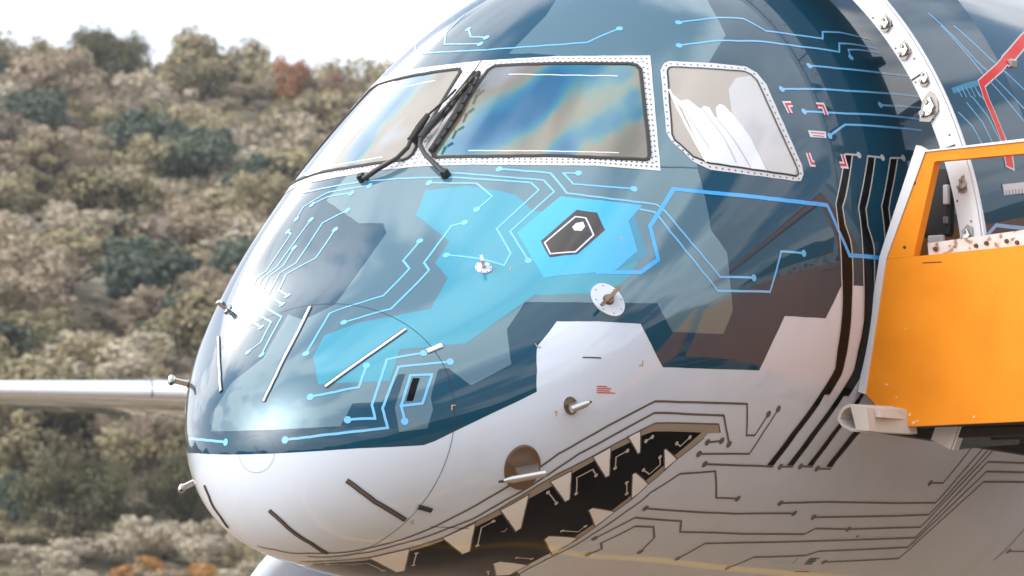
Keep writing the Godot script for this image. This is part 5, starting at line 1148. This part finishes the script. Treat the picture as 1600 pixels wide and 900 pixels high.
func sensors() -> void:
	vane_sensor(1.055, 71.46, 0.088, mats.white, mats.bronzemetal, 0.13, 0.055, 0.12)
	vane_sensor(0.808, 36.71, 0.045, mats.white, mats.steel, 0.05, 0.05, 0.9)
	air_probe(0.847, 97.05, 0.042, 0.09, 0.06, true)
	air_probe(0.715, 113.75, 0.105, 0.19, 0.085)
	air_probe(0.595, -113.75, 0.06, 0.12, 0.075)
	air_probe(0.68, -78, 0.02, 0.07, 0.08)
	vane_sensor(0.78, -50, 0.028, mats.steel, mats.steel, 0.05, 0.05, 0.9)
	pass

# flat vane probe on a round plate
func vane_sensor(x: float, deg: float, plate_r: float, plate_m: Material, vane_m: Material, long: float, tall: float, tilt: float) -> void:
	var f := local_frame(x, deg)
	var o: Vector3 = f[0]; var fw: Vector3 = f[1]; var up: Vector3 = f[2]; var n: Vector3 = f[3]
	var base := build("vane_sensor", disc(o, fw * 0.76, up, n, plate_r, 0.007), plate_m, plane)
	for k in 8:
		var d := fw * 0.76 * cos(TAU * k / 8 + 0.3) + up * sin(TAU * k / 8 + 0.3)
		build("screw", disc(o + d * plate_r * 0.8 + n * 0.006, fw, up, n, 0.004, 0.003, 8), mats.darkmetal, base)
	var hub := disc(o, fw, up, n, plate_r * 0.36, 0.02)
	build("vane_hub", hub, vane_m, base)
	var a := fw.rotated(n, tilt)
	var w := n.cross(a)
	var s := Shape.new()
	s.plate(o + n * 0.012 - w * 0.007, a, n, w, PackedVector2Array([Vector2(long * 0.6, tall * 0.75), Vector2(long * 0.35, tall), Vector2(-long * 0.4, tall), Vector2(-long * 0.3, 0), Vector2(long * 0.15, 0)]), 0.014)
	build("vane", s, vane_m, base)

# forward-pointing air-data probe on a round plate
func air_probe(x: float, deg: float, plate_r: float, long: float, stand: float, back := false, plate := true) -> void:
	var f := local_frame(x, deg)
	var o: Vector3 = f[0]; var fw: Vector3 = f[1]; var up: Vector3 = f[2]; var n: Vector3 = f[3]
	var base := build("air_data_probe", disc(o, fw * 0.82, up, n, plate_r, 0.006), mats.bronzemetal if plate else mats.steel, plane)
	var s := Shape.new()
	var dirn := -fw if back else fw
	s.plate(o - up * 0.011, fw, n, up, PackedVector2Array([Vector2(-plate_r * 0.75, -0.004), Vector2(plate_r * 0.35, -0.004), Vector2(plate_r * 0.45, stand), Vector2(-plate_r * 0.35, stand)]), 0.022)
	build("mast", s, mats.steel, base)
	s = Shape.new()
	var c := o + n * stand
	s.tube([c - dirn * long * 0.35, c + dirn * long * 0.45, c + dirn * long * 0.62, c + dirn * long * 0.72], [0.016, 0.016, 0.010, 0.003], 14)
	build("probe_tube", s, mats.steel, base)
	s = Shape.new()
	s.tube([c + dirn * long * 0.6, c + dirn * long * 0.78], [0.008, 0.005], 10)
	build("probe_tip", s, mats.darkmetal, base)

func wing() -> void:
	# the far wing and its engine, seen past the nose
	var s := Shape.new()
	var prof := [Vector2(0, 0), Vector2(0.006, 0.018), Vector2(0.03, 0.036), Vector2(0.09, 0.055), Vector2(0.25, 0.072), Vector2(0.45, 0.066), Vector2(0.75, 0.03), Vector2(1.0, 0.0), Vector2(0.75, -0.014), Vector2(0.45, -0.030), Vector2(0.2, -0.034), Vector2(0.08, -0.032), Vector2(0.02, -0.026), Vector2(0.004, -0.014)]
	var sta := [[-1.2, 2.15, 4.6, 1.15], [-6.0, 2.75, 3.4, 1.1], [-15.3, 4.0, 2.3, 1.0], [-20.8, 4.33, 1.75, 1.0]]
	var rows := []
	for st in sta:
		var row := []
		var lx: float = 11.5 + 0.5 * (-float(st[0]) - 1.5)
		for k in prof.size():
			var p: Vector2 = prof[k]
			var q: Vector2 = prof[(k + 1) % prof.size()] - prof[(k - 1 + prof.size()) % prof.size()]
			var nn := Vector3(-q.y, q.x, 0).normalized()
			if k == 7: nn = Vector3(1, 0, 0)
			row.append(s.add(Vector3(lx + p.x * float(st[2]), float(st[1]) + p.y * float(st[3]) * float(st[2]) - p.x * 0.10 * float(st[2]), st[0]), nn))
		rows.append(row)
	for k in rows.size() - 1:
		for j in prof.size():
			var j2 := (j + 1) % prof.size()
			s.tri(rows[k][j], rows[k][j2], rows[k + 1][j2]); s.tri(rows[k][j], rows[k + 1][j2], rows[k + 1][j])
	var w := build("wing", s, mats.white, plane)
	var g := Shape.new()
	var z := -15.9
	var u := (z + 15.3) / -5.5
	var lx := 11.5 + 0.5 * (-z - 1.5); var ch := lerpf(2.3, 1.75, u); var ly := lerpf(4.0, 4.33, u)
	var pts := []; var rad := []
	for k in [12, 13, 0, 1, 2, 3, 4]:
		pts.append(Vector3(lx + prof[k].x * ch - 0.002, ly + prof[k].y * ch * 1.02, z - prof[k].x * 2.2)); rad.append(0.006)
	g.tube(pts, rad, 6)
	build("slat_seam", g, mats.seam, w)
	# engine: nacelle shell with a rounded intake lip, dark duct and spinner
	var e := Shape.new()
	var at := Vector3(9.7, 1.42, -6.88)
	var line := [Vector2(1.6, 0.80), Vector2(0.7, 0.80), Vector2(0.25, 0.84), Vector2(0.06, 0.90), Vector2(0.0, 0.97), Vector2(0.04, 1.05), Vector2(0.2, 1.14), Vector2(0.6, 1.22), Vector2(1.4, 1.25), Vector2(2.6, 1.15), Vector2(3.6, 0.95)]
	var prev := []
	for k in line.size():
		var row := []
		var d: Vector2 = line[mini(k + 1, line.size() - 1)] - line[maxi(k - 1, 0)]
		for j in 64:
			var t := TAU * j / 64
			var nn := (Vector3(-d.y, 0, 0) + Vector3(0, cos(t), sin(t)) * d.x).normalized()
			row.append(e.add(at + Vector3(line[k].x, cos(t) * line[k].y, sin(t) * line[k].y), nn))
		if k:
			for j in 64:
				var j2 := (j + 1) % 64
				e.tri(prev[j], prev[j2], row[j2]); e.tri(prev[j], row[j2], row[j])
		prev = row
	var nac := build("engine_nacelle", e, mats.white, plane)
	var fan := disc(at + Vector3(1.2, 0, 0), Vector3.UP, Vector3.BACK, Vector3.LEFT, 0.82, 0.01)
	build("fan_disc", fan, mats.ink, nac)
	var sp := Shape.new()
	sp.tube([at + Vector3(0.55, 0, 0), at + Vector3(0.8, 0, 0), at + Vector3(1.2, 0, 0)], [0.02, 0.14, 0.25], 20)
	build("spinner", sp, mats.darkmetal, nac)
	var py := Shape.new()
	py.cbox(at + Vector3(2.6, 1.35, 0), Vector3(1.6, 0, 0), Vector3(0, 0.3, 0), Vector3(0, 0, 0.14), 0.05)
	build("pylon", py, mats.white, nac)

# the passenger door, swung out and parked ahead of its doorway
func door() -> void:
	var x0 := 2.95; var x1 := 3.52
	var lo := deg_to_rad(26.0); var hi := deg_to_rad(116.0)
	var s := Shape.new()
	var inner := Shape.new()
	for k in 61:
		var phi := lerpf(lo, hi, k / 60.0)
		for j in 21:
			var x := lerpf(x0 + 0.012, x1, j / 20.0)
			var n := norm(x, phi)
			s.add(skin(x, phi) + n * (DOOR_OUT + door_off(phi)), n)
			inner.add(skin(x, phi) + n * (DOOR_IN + door_off(phi) + (0.004 if j < 8 else 0.03)), -n)
	for k in 60:
		for j in 20:
			var q := k * 21 + j
			s.tri(q, q + 1, q + 22); s.tri(q, q + 22, q + 21)
			inner.tri(q, q + 1, q + 22); inner.tri(q, q + 22, q + 21)
	var skin_part := build("door", s, mats.petrol, plane)
	build("door_lining", inner, mats.lining_dark, skin_part)
	var flange := Shape.new()
	for k in 61:
		var phi := lerpf(lo, hi, k / 60.0)
		for x in [x0 + 0.012, x0 + 0.20]:
			var n := norm(x, phi)
			flange.add(skin(x, phi) + n * (DOOR_IN + door_off(phi)), -n)
	for k in 60: flange.tri(2 * k, 2 * k + 1, 2 * k + 3); flange.tri(2 * k, 2 * k + 3, 2 * k + 2)
	build("unseen_door_flange", flange, mats.doorwhite, skin_part)  # out of view, placed for its pale reflection in the fuselage
	# ribs and boxes of the lining
	for r in 5:
		var rib := Shape.new()
		var phi := lerpf(lo + 0.1, hi - 0.1, r / 4.0)
		var n := norm(3.2, phi)
		var along := (skin(3.2, phi + 0.02) - skin(3.2, phi - 0.02)).normalized()
		rib.cbox(skin(3.34, phi) + n * (DOOR_IN + door_off(phi) - 0.01), Vector3(0.15, 0, 0), along * 0.03, n * 0.03, 0.008)
		build("door_rib", rib, mats.darkmetal if r % 2 else mats.dirty, skin_part)
	# edge frame: a main web and a thicker outer rim, butted together
	var strip: MeshInstance3D
	for part in 3:
		var e := Shape.new()
		var h0: float = DOOR_IN + [0.0, 0.087, 0.118][part]; var h1: float = DOOR_IN + [0.084, 0.116, 0.127][part]
		var px: float = [x0, x0 - 0.008, x0 + 0.002][part]
		for k in 60:
			var a := lerpf(lo, hi, k / 60.0); var b := lerpf(lo, hi, (k + 1) / 60.0)
			var na := norm(x0, a); var nb := norm(x0, b)
			var A0 := skin(x0, a) + na * (h0 + door_off(a)); var A1 := skin(x0, a) + na * (h1 + door_off(a))
			var B0 := skin(x0, b) + nb * (h0 + door_off(b)); var B1 := skin(x0, b) + nb * (h1 + door_off(b))
			var d := Vector3(px - x0, 0, 0); var back := Vector3(0.05, 0, 0)
			e.quad(A0 + d, A1 + d, B1 + d, B0 + d, Vector3(-1, 0, 0))
			e.quad(A1 + d, A1 + back, B1 + back, B1 + d, na)
			e.quad(A0 + d, A0 + back, B0 + back, B0 + d, -na)
		var o := build(["door_edge", "door_edge_rim", "door_edge_lip"][part], e, mats.doorwhite, skin_part)
		if part == 0: strip = o
	# butt joints across the edge plates
	for deg in [47.0, 63.5, 75.0, 92.0]:
		var g := Shape.new()
		var phi := deg_to_rad(deg); var n := norm(x0, phi)
		var along := (skin(x0, phi + 0.02) - skin(x0, phi - 0.02)).normalized()
		g.box(skin(x0, phi) + n * (DOOR_IN + door_off(phi) + 0.043) + Vector3(-0.002, 0, 0), Vector3(0.002, 0, 0), along * 0.003, n * 0.041)
		build("edge_joint", g, mats.seam, skin_part)
	for k in 26:
		var phi := deg_to_rad(30.0 + k * 3.1); var n := norm(x0, phi)
		var p := skin(x0, phi) + n * (DOOR_IN + door_off(phi) + (0.016 if k % 2 else 0.07))
		build("screw", disc(p, Vector3.UP, Vector3.BACK, Vector3.LEFT, 0.006, 0.002, 8), mats.darkmetal, skin_part)
	latch(4.482, 1.397, 0.045, strip)
	latch(4.35, 1.495, 0.05, strip)
	latch(4.215, 1.602, 0.045, strip)
	latch(4.078, 1.618, 0.075, strip)
	latch(3.715, 1.793, 0.045, strip)
	latch(3.48, 1.804, 0.05, strip)
	door_stroke(skin_part, "circuit_line", mats.sky, 1, 0.007, 0, "", [3.095, 69.51, 3.161, 72.72, 3.196, 76.85])
	door_stroke(skin_part, "circuit_line", mats.sky, 1, 0.007, 0, "", [3.158, 68.68, 3.224, 72.05, 3.26, 76.35])
	door_stroke(skin_part, "circuit_line", mats.sky, 1, 0.007, 0, "", [3.221, 68.13, 3.282, 71.55, 3.313, 75.91])
	door_stroke(skin_part, "circuit_line", mats.sky, 1, 0.007, 0, "", [2.998, 70.71, 3.069, 73.05, 3.106, 76.36])
	door_stroke(skin_part, "circuit_line", mats.sky, 1, 0.007, 0, "", [3.222, 57.01, 3.332, 65.5, 3.512, 73.24])
	door_stroke(skin_part, "circuit_line", mats.sky, 1, 0.007, 0, "", [3.194, 54.53, 3.334, 63.4, 3.554, 71.36])
	door_stroke(skin_part, "circuit_line", mats.sky, 1, 0.007, 0, "", [3.325, 57.23, 3.455, 63.06, 3.623, 68.46])
	door_stroke(skin_part, "door_band", mats.midteal, 1, 0.038, 0, "", [3.024, 67.73, 3.149, 67.26, 3.283, 66.95])
	door_stroke(skin_part, "circuit_line", mats.sky, 2, 0.006, 0, "", [3.073, 67.06, 3.077, 68.67])
	door_stroke(skin_part, "circuit_line", mats.sky, 2, 0.006, 0, "", [3.108, 67.15, 3.113, 68.77])
	door_stroke(skin_part, "circuit_line", mats.sky, 2, 0.006, 0, "", [3.144, 67.24, 3.148, 68.86])
	door_stroke(skin_part, "circuit_line", mats.sky, 2, 0.006, 0, "", [3.18, 67.33, 3.185, 68.94])
	door_stroke(skin_part, "circuit_line", mats.sky, 2, 0.006, 0, "", [3.216, 67.42, 3.221, 69.03])
	door_stroke(skin_part, "handle_outline", mats.frame, 3, 0.064, 0, "", [3.971, 58.97, 3.857, 60.3, 3.68, 62.62, 3.572, 63.95])
	door_stroke(skin_part, "handle_outline", mats.red, 4, 0.05, 0, "", [3.971, 58.97, 3.857, 60.3, 3.68, 62.62, 3.581, 63.85])
	door_stroke(skin_part, "handle_block", mats.frame, 3, 0.076, 0, "", [3.295, 76.89, 3.271, 79.65])
	door_stroke(skin_part, "handle_block", mats.red, 4, 0.058, 0, "", [3.29, 77.15, 3.273, 79.38])
	door_stroke(skin_part, "handle_outline", mats.frame, 3, 0.05, 0, "", [3.913, 59.48, 3.686, 62.41, 3.488, 64.91, 3.281, 67.05, 3.267, 69.42, 3.274, 72.83, 3.282, 75.48, 3.268, 77.47, 3.263, 79.45])
	door_stroke(skin_part, "handle_outline", mats.red, 4, 0.038, 0, "", [3.913, 59.48, 3.686, 62.41, 3.488, 64.91, 3.281, 67.05, 3.267, 69.42, 3.274, 72.83, 3.282, 75.48, 3.268, 77.47, 3.266, 79.28])
	door_stroke(skin_part, "circuit_line", mats.sky, 2, 0.018, 0, "", [2.942, 88.38, 3.063, 86.84, 3.2, 87.43, 3.33, 87.9])
	door_stroke(skin_part, "placard", mats.frame, 2, 0.07, 0, "", [3.174, 82.62, 3.384, 82.72])
	door_stroke(skin_part, "small_print", mats.ink, 3, 0.005, 0, "", [3.201, 81.8, 3.19, 83.09])
	door_stroke(skin_part, "small_print", mats.ink, 3, 0.005, 0, "", [3.228, 81.86, 3.217, 83.16])
	door_stroke(skin_part, "small_print", mats.ink, 3, 0.005, 0, "", [3.255, 81.92, 3.244, 83.22])
	door_stroke(skin_part, "small_print", mats.ink, 3, 0.005, 0, "", [3.282, 81.98, 3.271, 83.28])
	door_stroke(skin_part, "small_print", mats.ink, 3, 0.005, 0, "", [3.309, 82.04, 3.298, 83.34])
	door_stroke(skin_part, "small_print", mats.ink, 3, 0.005, 0, "", [3.336, 82.1, 3.325, 83.39])
	# dark box put in the gap beside the open door, with small fittings
	var ha := Shape.new()
	ha.cbox(Vector3(2.98, 3.639, 1.625), Vector3(0.03, 0, 0), Vector3(0, 0.155, 0.004), Vector3(0, 0, 0.075), 0.012)
	var arm := build("dark_gap_box", ha, mats.ink, skin_part)
	ha = Shape.new()
	ha.cbox(Vector3(2.98, 3.673, 1.689) + Vector3(-0.035, 0, 0), Vector3(0.012, 0, 0), Vector3(0, 0.045, 0), Vector3(0, 0, 0.014), 0.004)
	build("actuator", ha, mats.fold, arm)
	ha = Shape.new()
	ha.cbox(Vector3(2.98, 3.556, 1.685) + Vector3(-0.035, 0, 0), Vector3(0.01, 0, 0), Vector3(0, 0.016, 0), Vector3(0, 0, 0.012), 0.003)
	build("stop", ha, mats.castmetal, arm)
	ha = Shape.new()
	ha.cbox(Vector3(2.98, 3.461, 1.634) + Vector3(-0.035, 0, 0), Vector3(0.012, 0, 0), Vector3(0, 0.028, 0), Vector3(0, 0, 0.04), 0.004)
	build("step_light", ha, mats.doorwhite, arm)
	# red handle's clasp
	var c := Shape.new()
	var hp := skin(3.628, deg_to_rad(64.21)) + norm(3.628, deg_to_rad(64.21)) * (DOOR_OUT + 0.05)
	c.cbox(hp, Vector3(0.03, 0, 0), Vector3(0, 0.02, 0), Vector3(0, 0, 0.02), 0.006)
	build("handle_clasp", c, mats.steel, skin_part)

# a latch fitting on the door's edge: cam plate, two rollers and a stop, in a recess
func latch(y: float, z: float, r: float, parent: Node) -> void:
	var phi := atan2(z, y - 3.40)
	var o := Vector3(2.95 - 0.002 + norm(2.95, phi).x * (DOOR_IN + door_off(phi) + 0.08), y, z)
	r *= 0.85
	var s := Shape.new()
	s.plate(o, Vector3.BACK, Vector3.UP, Vector3.LEFT, PackedVector2Array([Vector2(-r * 0.75, -r), Vector2(r * 0.1, -r * 1.1), Vector2(r * 0.8, -r * 0.35), Vector2(r * 0.75, r * 0.8), Vector2(r * 0.1, r * 1.15), Vector2(-r * 0.5, r * 0.5)]), 0.004)
	var base := build("latch_fitting", s, mats.castmetal, plane.get_node("door"))
	s = Shape.new()
	s.plate(o + Vector3(-0.004, 0, 0), Vector3.BACK, Vector3.UP, Vector3.LEFT, PackedVector2Array([Vector2(-r * 0.6, -r * 0.7), Vector2(r * 0.2, -r * 0.6), Vector2(r * 0.55, 0.0), Vector2(r * 0.2, r * 0.7), Vector2(-r * 0.15, r * 0.3), Vector2(-r * 0.3, -r * 0.2)]), 0.014)
	build("cam", s, mats.steel, base)
	for q in [Vector2(-0.1, 0.35), Vector2(0.25, -0.3), Vector2(-0.4, -0.45)]:
		s = Shape.new()
		var p: Vector3 = o + Vector3(0, q.y * r, q.x * r)
		s.tube([p, p + Vector3(-0.026, 0, 0)], [r * 0.22, r * 0.22], 12)
		build("roller", s, mats.steel if q.x > 0 else mats.castmetal, base)

func door_stroke(parent: Node, called: String, m: Material, layer: float, width: float, pad: float, ends: String, pts: Array) -> void:
	stroke(called, m, 450.0 + layer, width, pad, ends, pts, false, 0.0, parent)

# ---------------------------------------------------------------- boarding stair
func stairs() -> void:
	var t := thing("boarding_stair", "orange boarding stair pushed up to the airliner's side, window in its wall", "boarding stair", Vector3(2.72, 0, 1.4))
	var off := Vector3(-2.72, 0, -1.4)
	var x := Vector3(2.72, 0, 0) + off
	var put := func(called: String, pts: PackedVector2Array, at: float, depth: float, m: Material) -> MeshInstance3D:
		var s := Shape.new()
		s.plate(Vector3(at, 0, 0) + off, Vector3.BACK, Vector3.UP, Vector3.RIGHT, pts, depth)
		return build(called, s, m, t)
	var wall: MeshInstance3D = put.call("side_wall", PackedVector2Array([Vector2(1.505, 3.371), Vector2(1.643, 3.376), Vector2(2.212, 3.4), Vector2(3.345, 3.448), Vector2(3.334, 2.611), Vector2(2.205, 2.614), Vector2(1.547, 2.606), Vector2(1.389, 2.759)]), 2.72, 0.055, mats.orange)
	# weld seam, scuffs and drain holes of the wall
	var seam := Shape.new()
	seam.box(Vector3(2.719, 3.345, 1.74) + off, Vector3(0.0012, 0, 0), Vector3(0, 0.002, 0), Vector3(0, 0, 0.05))
	build("weld_seam", seam, mats.rust, wall)
	var sr := RandomNumberGenerator.new(); sr.seed = 12
	for q in [Vector3(1.50, 2.80, 0.012), Vector3(1.62, 2.66, 0.010), Vector3(1.64, 2.625, 0.014), Vector3(1.66, 2.63, 0.007), Vector3(1.55, 2.74, 0.006), Vector3(1.95, 2.64, 0.009), Vector3(1.60, 3.05, 0.006), Vector3(2.05, 3.2, 0.005)]:
		var sc := Shape.new()
		var star := PackedVector2Array()
		for e in 9:
			var rr: float = q.z * sr.randf_range(0.35, 1.0)
			star.append(Vector2(q.x + cos(TAU * e / 9) * rr, q.y + sin(TAU * e / 9) * rr * 0.8))
		sc.plate(Vector3(2.7196, 0, 0) + off, Vector3.BACK, Vector3.UP, Vector3.LEFT, star, 0.0006)
		build("scuff", sc, mats.scuff, wall)
	for q in [Vector2(1.652, 3.71), Vector2(1.598, 3.42)]:
		var hl := Shape.new()
		hl.tube([Vector3(2.7225, q.y, q.x) + off, Vector3(2.7188, q.y, q.x) + off], [0.008, 0.008], 10)
		build("bolt_hole", hl, mats.ink, wall)
	put.call("wall_post", PackedVector2Array([Vector2(1.713, 3.847), Vector2(1.776, 3.805), Vector2(1.756, 3.8), Vector2(1.643, 3.377), Vector2(1.506, 3.372)]), 2.7195, 0.055, mats.orange)
	put.call("top_rail", PackedVector2Array([Vector2(1.714, 3.847), Vector2(2.217, 3.862), Vector2(3.35, 3.898), Vector2(3.35, 3.845), Vector2(2.216, 3.811), Vector2(1.777, 3.803)]), 2.7195, 0.05, mats.orange)
	put.call("edge_seal", PackedVector2Array([Vector2(1.666, 3.882), Vector2(1.716, 3.855), Vector2(1.711, 3.847), Vector2(1.505, 3.374), Vector2(1.389, 2.759), Vector2(1.352, 2.772), Vector2(1.471, 3.387)]), 2.712, 0.045, mats.seal)
	put.call("rail_cap", PackedVector2Array([Vector2(1.716, 3.855), Vector2(2.217, 3.877), Vector2(3.351, 3.915), Vector2(3.351, 3.9), Vector2(2.217, 3.864), Vector2(1.715, 3.848)]), 2.712, 0.06, mats.seal)
	var sill: MeshInstance3D = put.call("window_sill", PackedVector2Array([Vector2(1.681, 3.439), Vector2(2.179, 3.475), Vector2(3.316, 3.554), Vector2(3.314, 3.459), Vector2(2.178, 3.403), Vector2(1.687, 3.384)]), 2.782, 0.03, mats.rusty)
	for q in [Vector2(1.722, 3.411), Vector2(1.934, 3.415), Vector2(1.987, 3.424), Vector2(2.091, 3.428), Vector2(2.144, 3.419), Vector2(2.277, 3.427)]:
		var s := Shape.new()
		s.tube([Vector3(2.782, q.y, q.x) + off, Vector3(2.772, q.y, q.x) + off], [0.011, 0.009], 8)
		build("bolt", s, mats.rust, sill)
	# the soft bumper along the platform's edge, hollow and D shaped
	var rim := Shape.new()
	var po := PackedVector2Array([Vector2(1.562, 2.575), Vector2(1.522, 2.572), Vector2(1.472, 2.579), Vector2(1.425, 2.599), Vector2(1.399, 2.632), Vector2(1.409, 2.666), Vector2(1.433, 2.691), Vector2(1.463, 2.702), Vector2(1.506, 2.695), Vector2(1.553, 2.682)])
	var pi := PackedVector2Array([Vector2(1.546, 2.59), Vector2(1.479, 2.592), Vector2(1.435, 2.61), Vector2(1.414, 2.634), Vector2(1.422, 2.66), Vector2(1.443, 2.681), Vector2(1.466, 2.689), Vector2(1.543, 2.674)])
	for k in po.size():
		var a := po[k]; var b := po[(k + 1) % po.size()]
		rim.quad(Vector3(2.45, a.y, a.x) + off, Vector3(2.45, b.y, b.x) + off, Vector3(2.78, b.y, b.x + 0.06) + off, Vector3(2.78, a.y, a.x + 0.06) + off, Vector3(0, a.y + b.y - 5.3, a.x + b.x - 2.98))
	var grown := Geometry2D.offset_polygon(po, -0.014)
	if grown.size():
		var gi: PackedVector2Array = grown[0]
		var ring := po.duplicate()
		for k in gi.size():
			var a := gi[k]; var b := gi[(k + 1) % gi.size()]
			rim.quad(Vector3(2.45, a.y, a.x) + off, Vector3(2.45, b.y, b.x) + off, Vector3(2.75, b.y, b.x + 0.05) + off, Vector3(2.75, a.y, a.x + 0.05) + off, -Vector3(0, a.y + b.y - 5.3, a.x + b.x - 2.98))
		for part in Geometry2D.clip_polygons(po, gi):
			pass
		# end face of the hose: strips from outer to inner outline
		for k in po.size():
			var a := po[k]; var b := po[(k + 1) % po.size()]
			var c := nearest(gi, b); var d := nearest(gi, a)
			rim.quad(Vector3(2.45, a.y, a.x) + off, Vector3(2.45, b.y, b.x) + off, Vector3(2.45, c.y, c.x) + off, Vector3(2.45, d.y, d.x) + off, Vector3.LEFT)
	var bumper := build("bumper", rim, mats.bumper, t)
	var inside := Shape.new()
	inside.plate(Vector3(2.56, 0, 0.016) + off, Vector3.BACK, Vector3.UP, Vector3.RIGHT, pi, 0.01)
	build("bumper_hollow_shade", inside, mats.ink, bumper)  # black plate painting the shade inside the hollow bumper
	put.call("bumper_strap", PackedVector2Array([Vector2(1.478, 2.698), Vector2(1.565, 2.682), Vector2(1.577, 2.577), Vector2(1.511, 2.582)]), 2.43, 0.06, mats.bumper)
	put.call("bumper_bracket", PackedVector2Array([Vector2(1.53, 2.685), Vector2(1.59, 2.674), Vector2(1.603, 2.639), Vector2(1.533, 2.644)]), 2.50, 0.22, mats.bumper)
	# platform, far wall, steps, legs
	var s := Shape.new()
	s.cbox(Vector3(3.72, 2.645, 2.62) + off, Vector3(0.93, 0, 0), Vector3(0, 0.035, 0), Vector3(0, 0, 1.1), 0.01)
	var deck := build("platform", s, mats.grime, t)
	# edge beam along the airliner's side, deeper towards the back
	s = Shape.new()
	s.plate(Vector3(0, 0, 1.46) + off, Vector3.RIGHT, Vector3.UP, Vector3.BACK, PackedVector2Array([Vector2(2.62, 2.604), Vector2(4.65, 2.72), Vector2(4.65, 2.50), Vector2(2.62, 2.583)]), 0.05)
	build("edge_beam", s, mats.grime, deck)
	for k in 6:
		s = Shape.new()
		s.cbox(Vector3(2.98 + 0.3 * k, 2.585, 2.66) + off, Vector3(0.03, 0, 0), Vector3(0, 0.024, 0), Vector3(0, 0, 1.08), 0.006)
		build("floor_beam", s, mats.grime, deck)
	s = Shape.new()
	s.cbox(Vector3(4.72, 3.22, 2.62) + off, Vector3(0.03, 0, 0), Vector3(0, 0.62, 0), Vector3(0, 0, 1.16), 0.01)
	build("side_wall", s, mats.orange, t)
	for k in 13:
		s = Shape.new()
		var f := k / 13.0
		s.cbox(Vector3(3.72, 2.42 - 2.3 * f, 3.95 + 3.6 * f) + off, Vector3(0.8, 0, 0), Vector3(0, 0.02, 0), Vector3(0, 0, 0.15), 0.006)
		build("step", s, mats.dirty, t)
	for sx in [2.82, 4.62]:
		s = Shape.new()
		s.plate(Vector3(sx, 0, 0) + off, Vector3.BACK, Vector3.UP, Vector3.RIGHT, PackedVector2Array([Vector2(3.8, 2.62), Vector2(7.8, 0.2), Vector2(7.8, 0.5), Vector2(3.9, 3.6), Vector2(3.8, 3.6)]), 0.04)
		build("stringer", s, mats.orange, t)
		for z in [3.3, 3.7]:
			s = Shape.new()
			s.cbox(Vector3(sx, 1.2, z) + off, Vector3(0.05, 0, 0), Vector3(0, 1.2, 0), Vector3(0, 0, 0.05), 0.008)
			build("leg", s, mats.dirty, t)

func nearest(p: PackedVector2Array, q: Vector2) -> Vector2:
	var best := p[0]
	for v in p:
		if v.distance_to(q) < best.distance_to(q): best = v
	return best
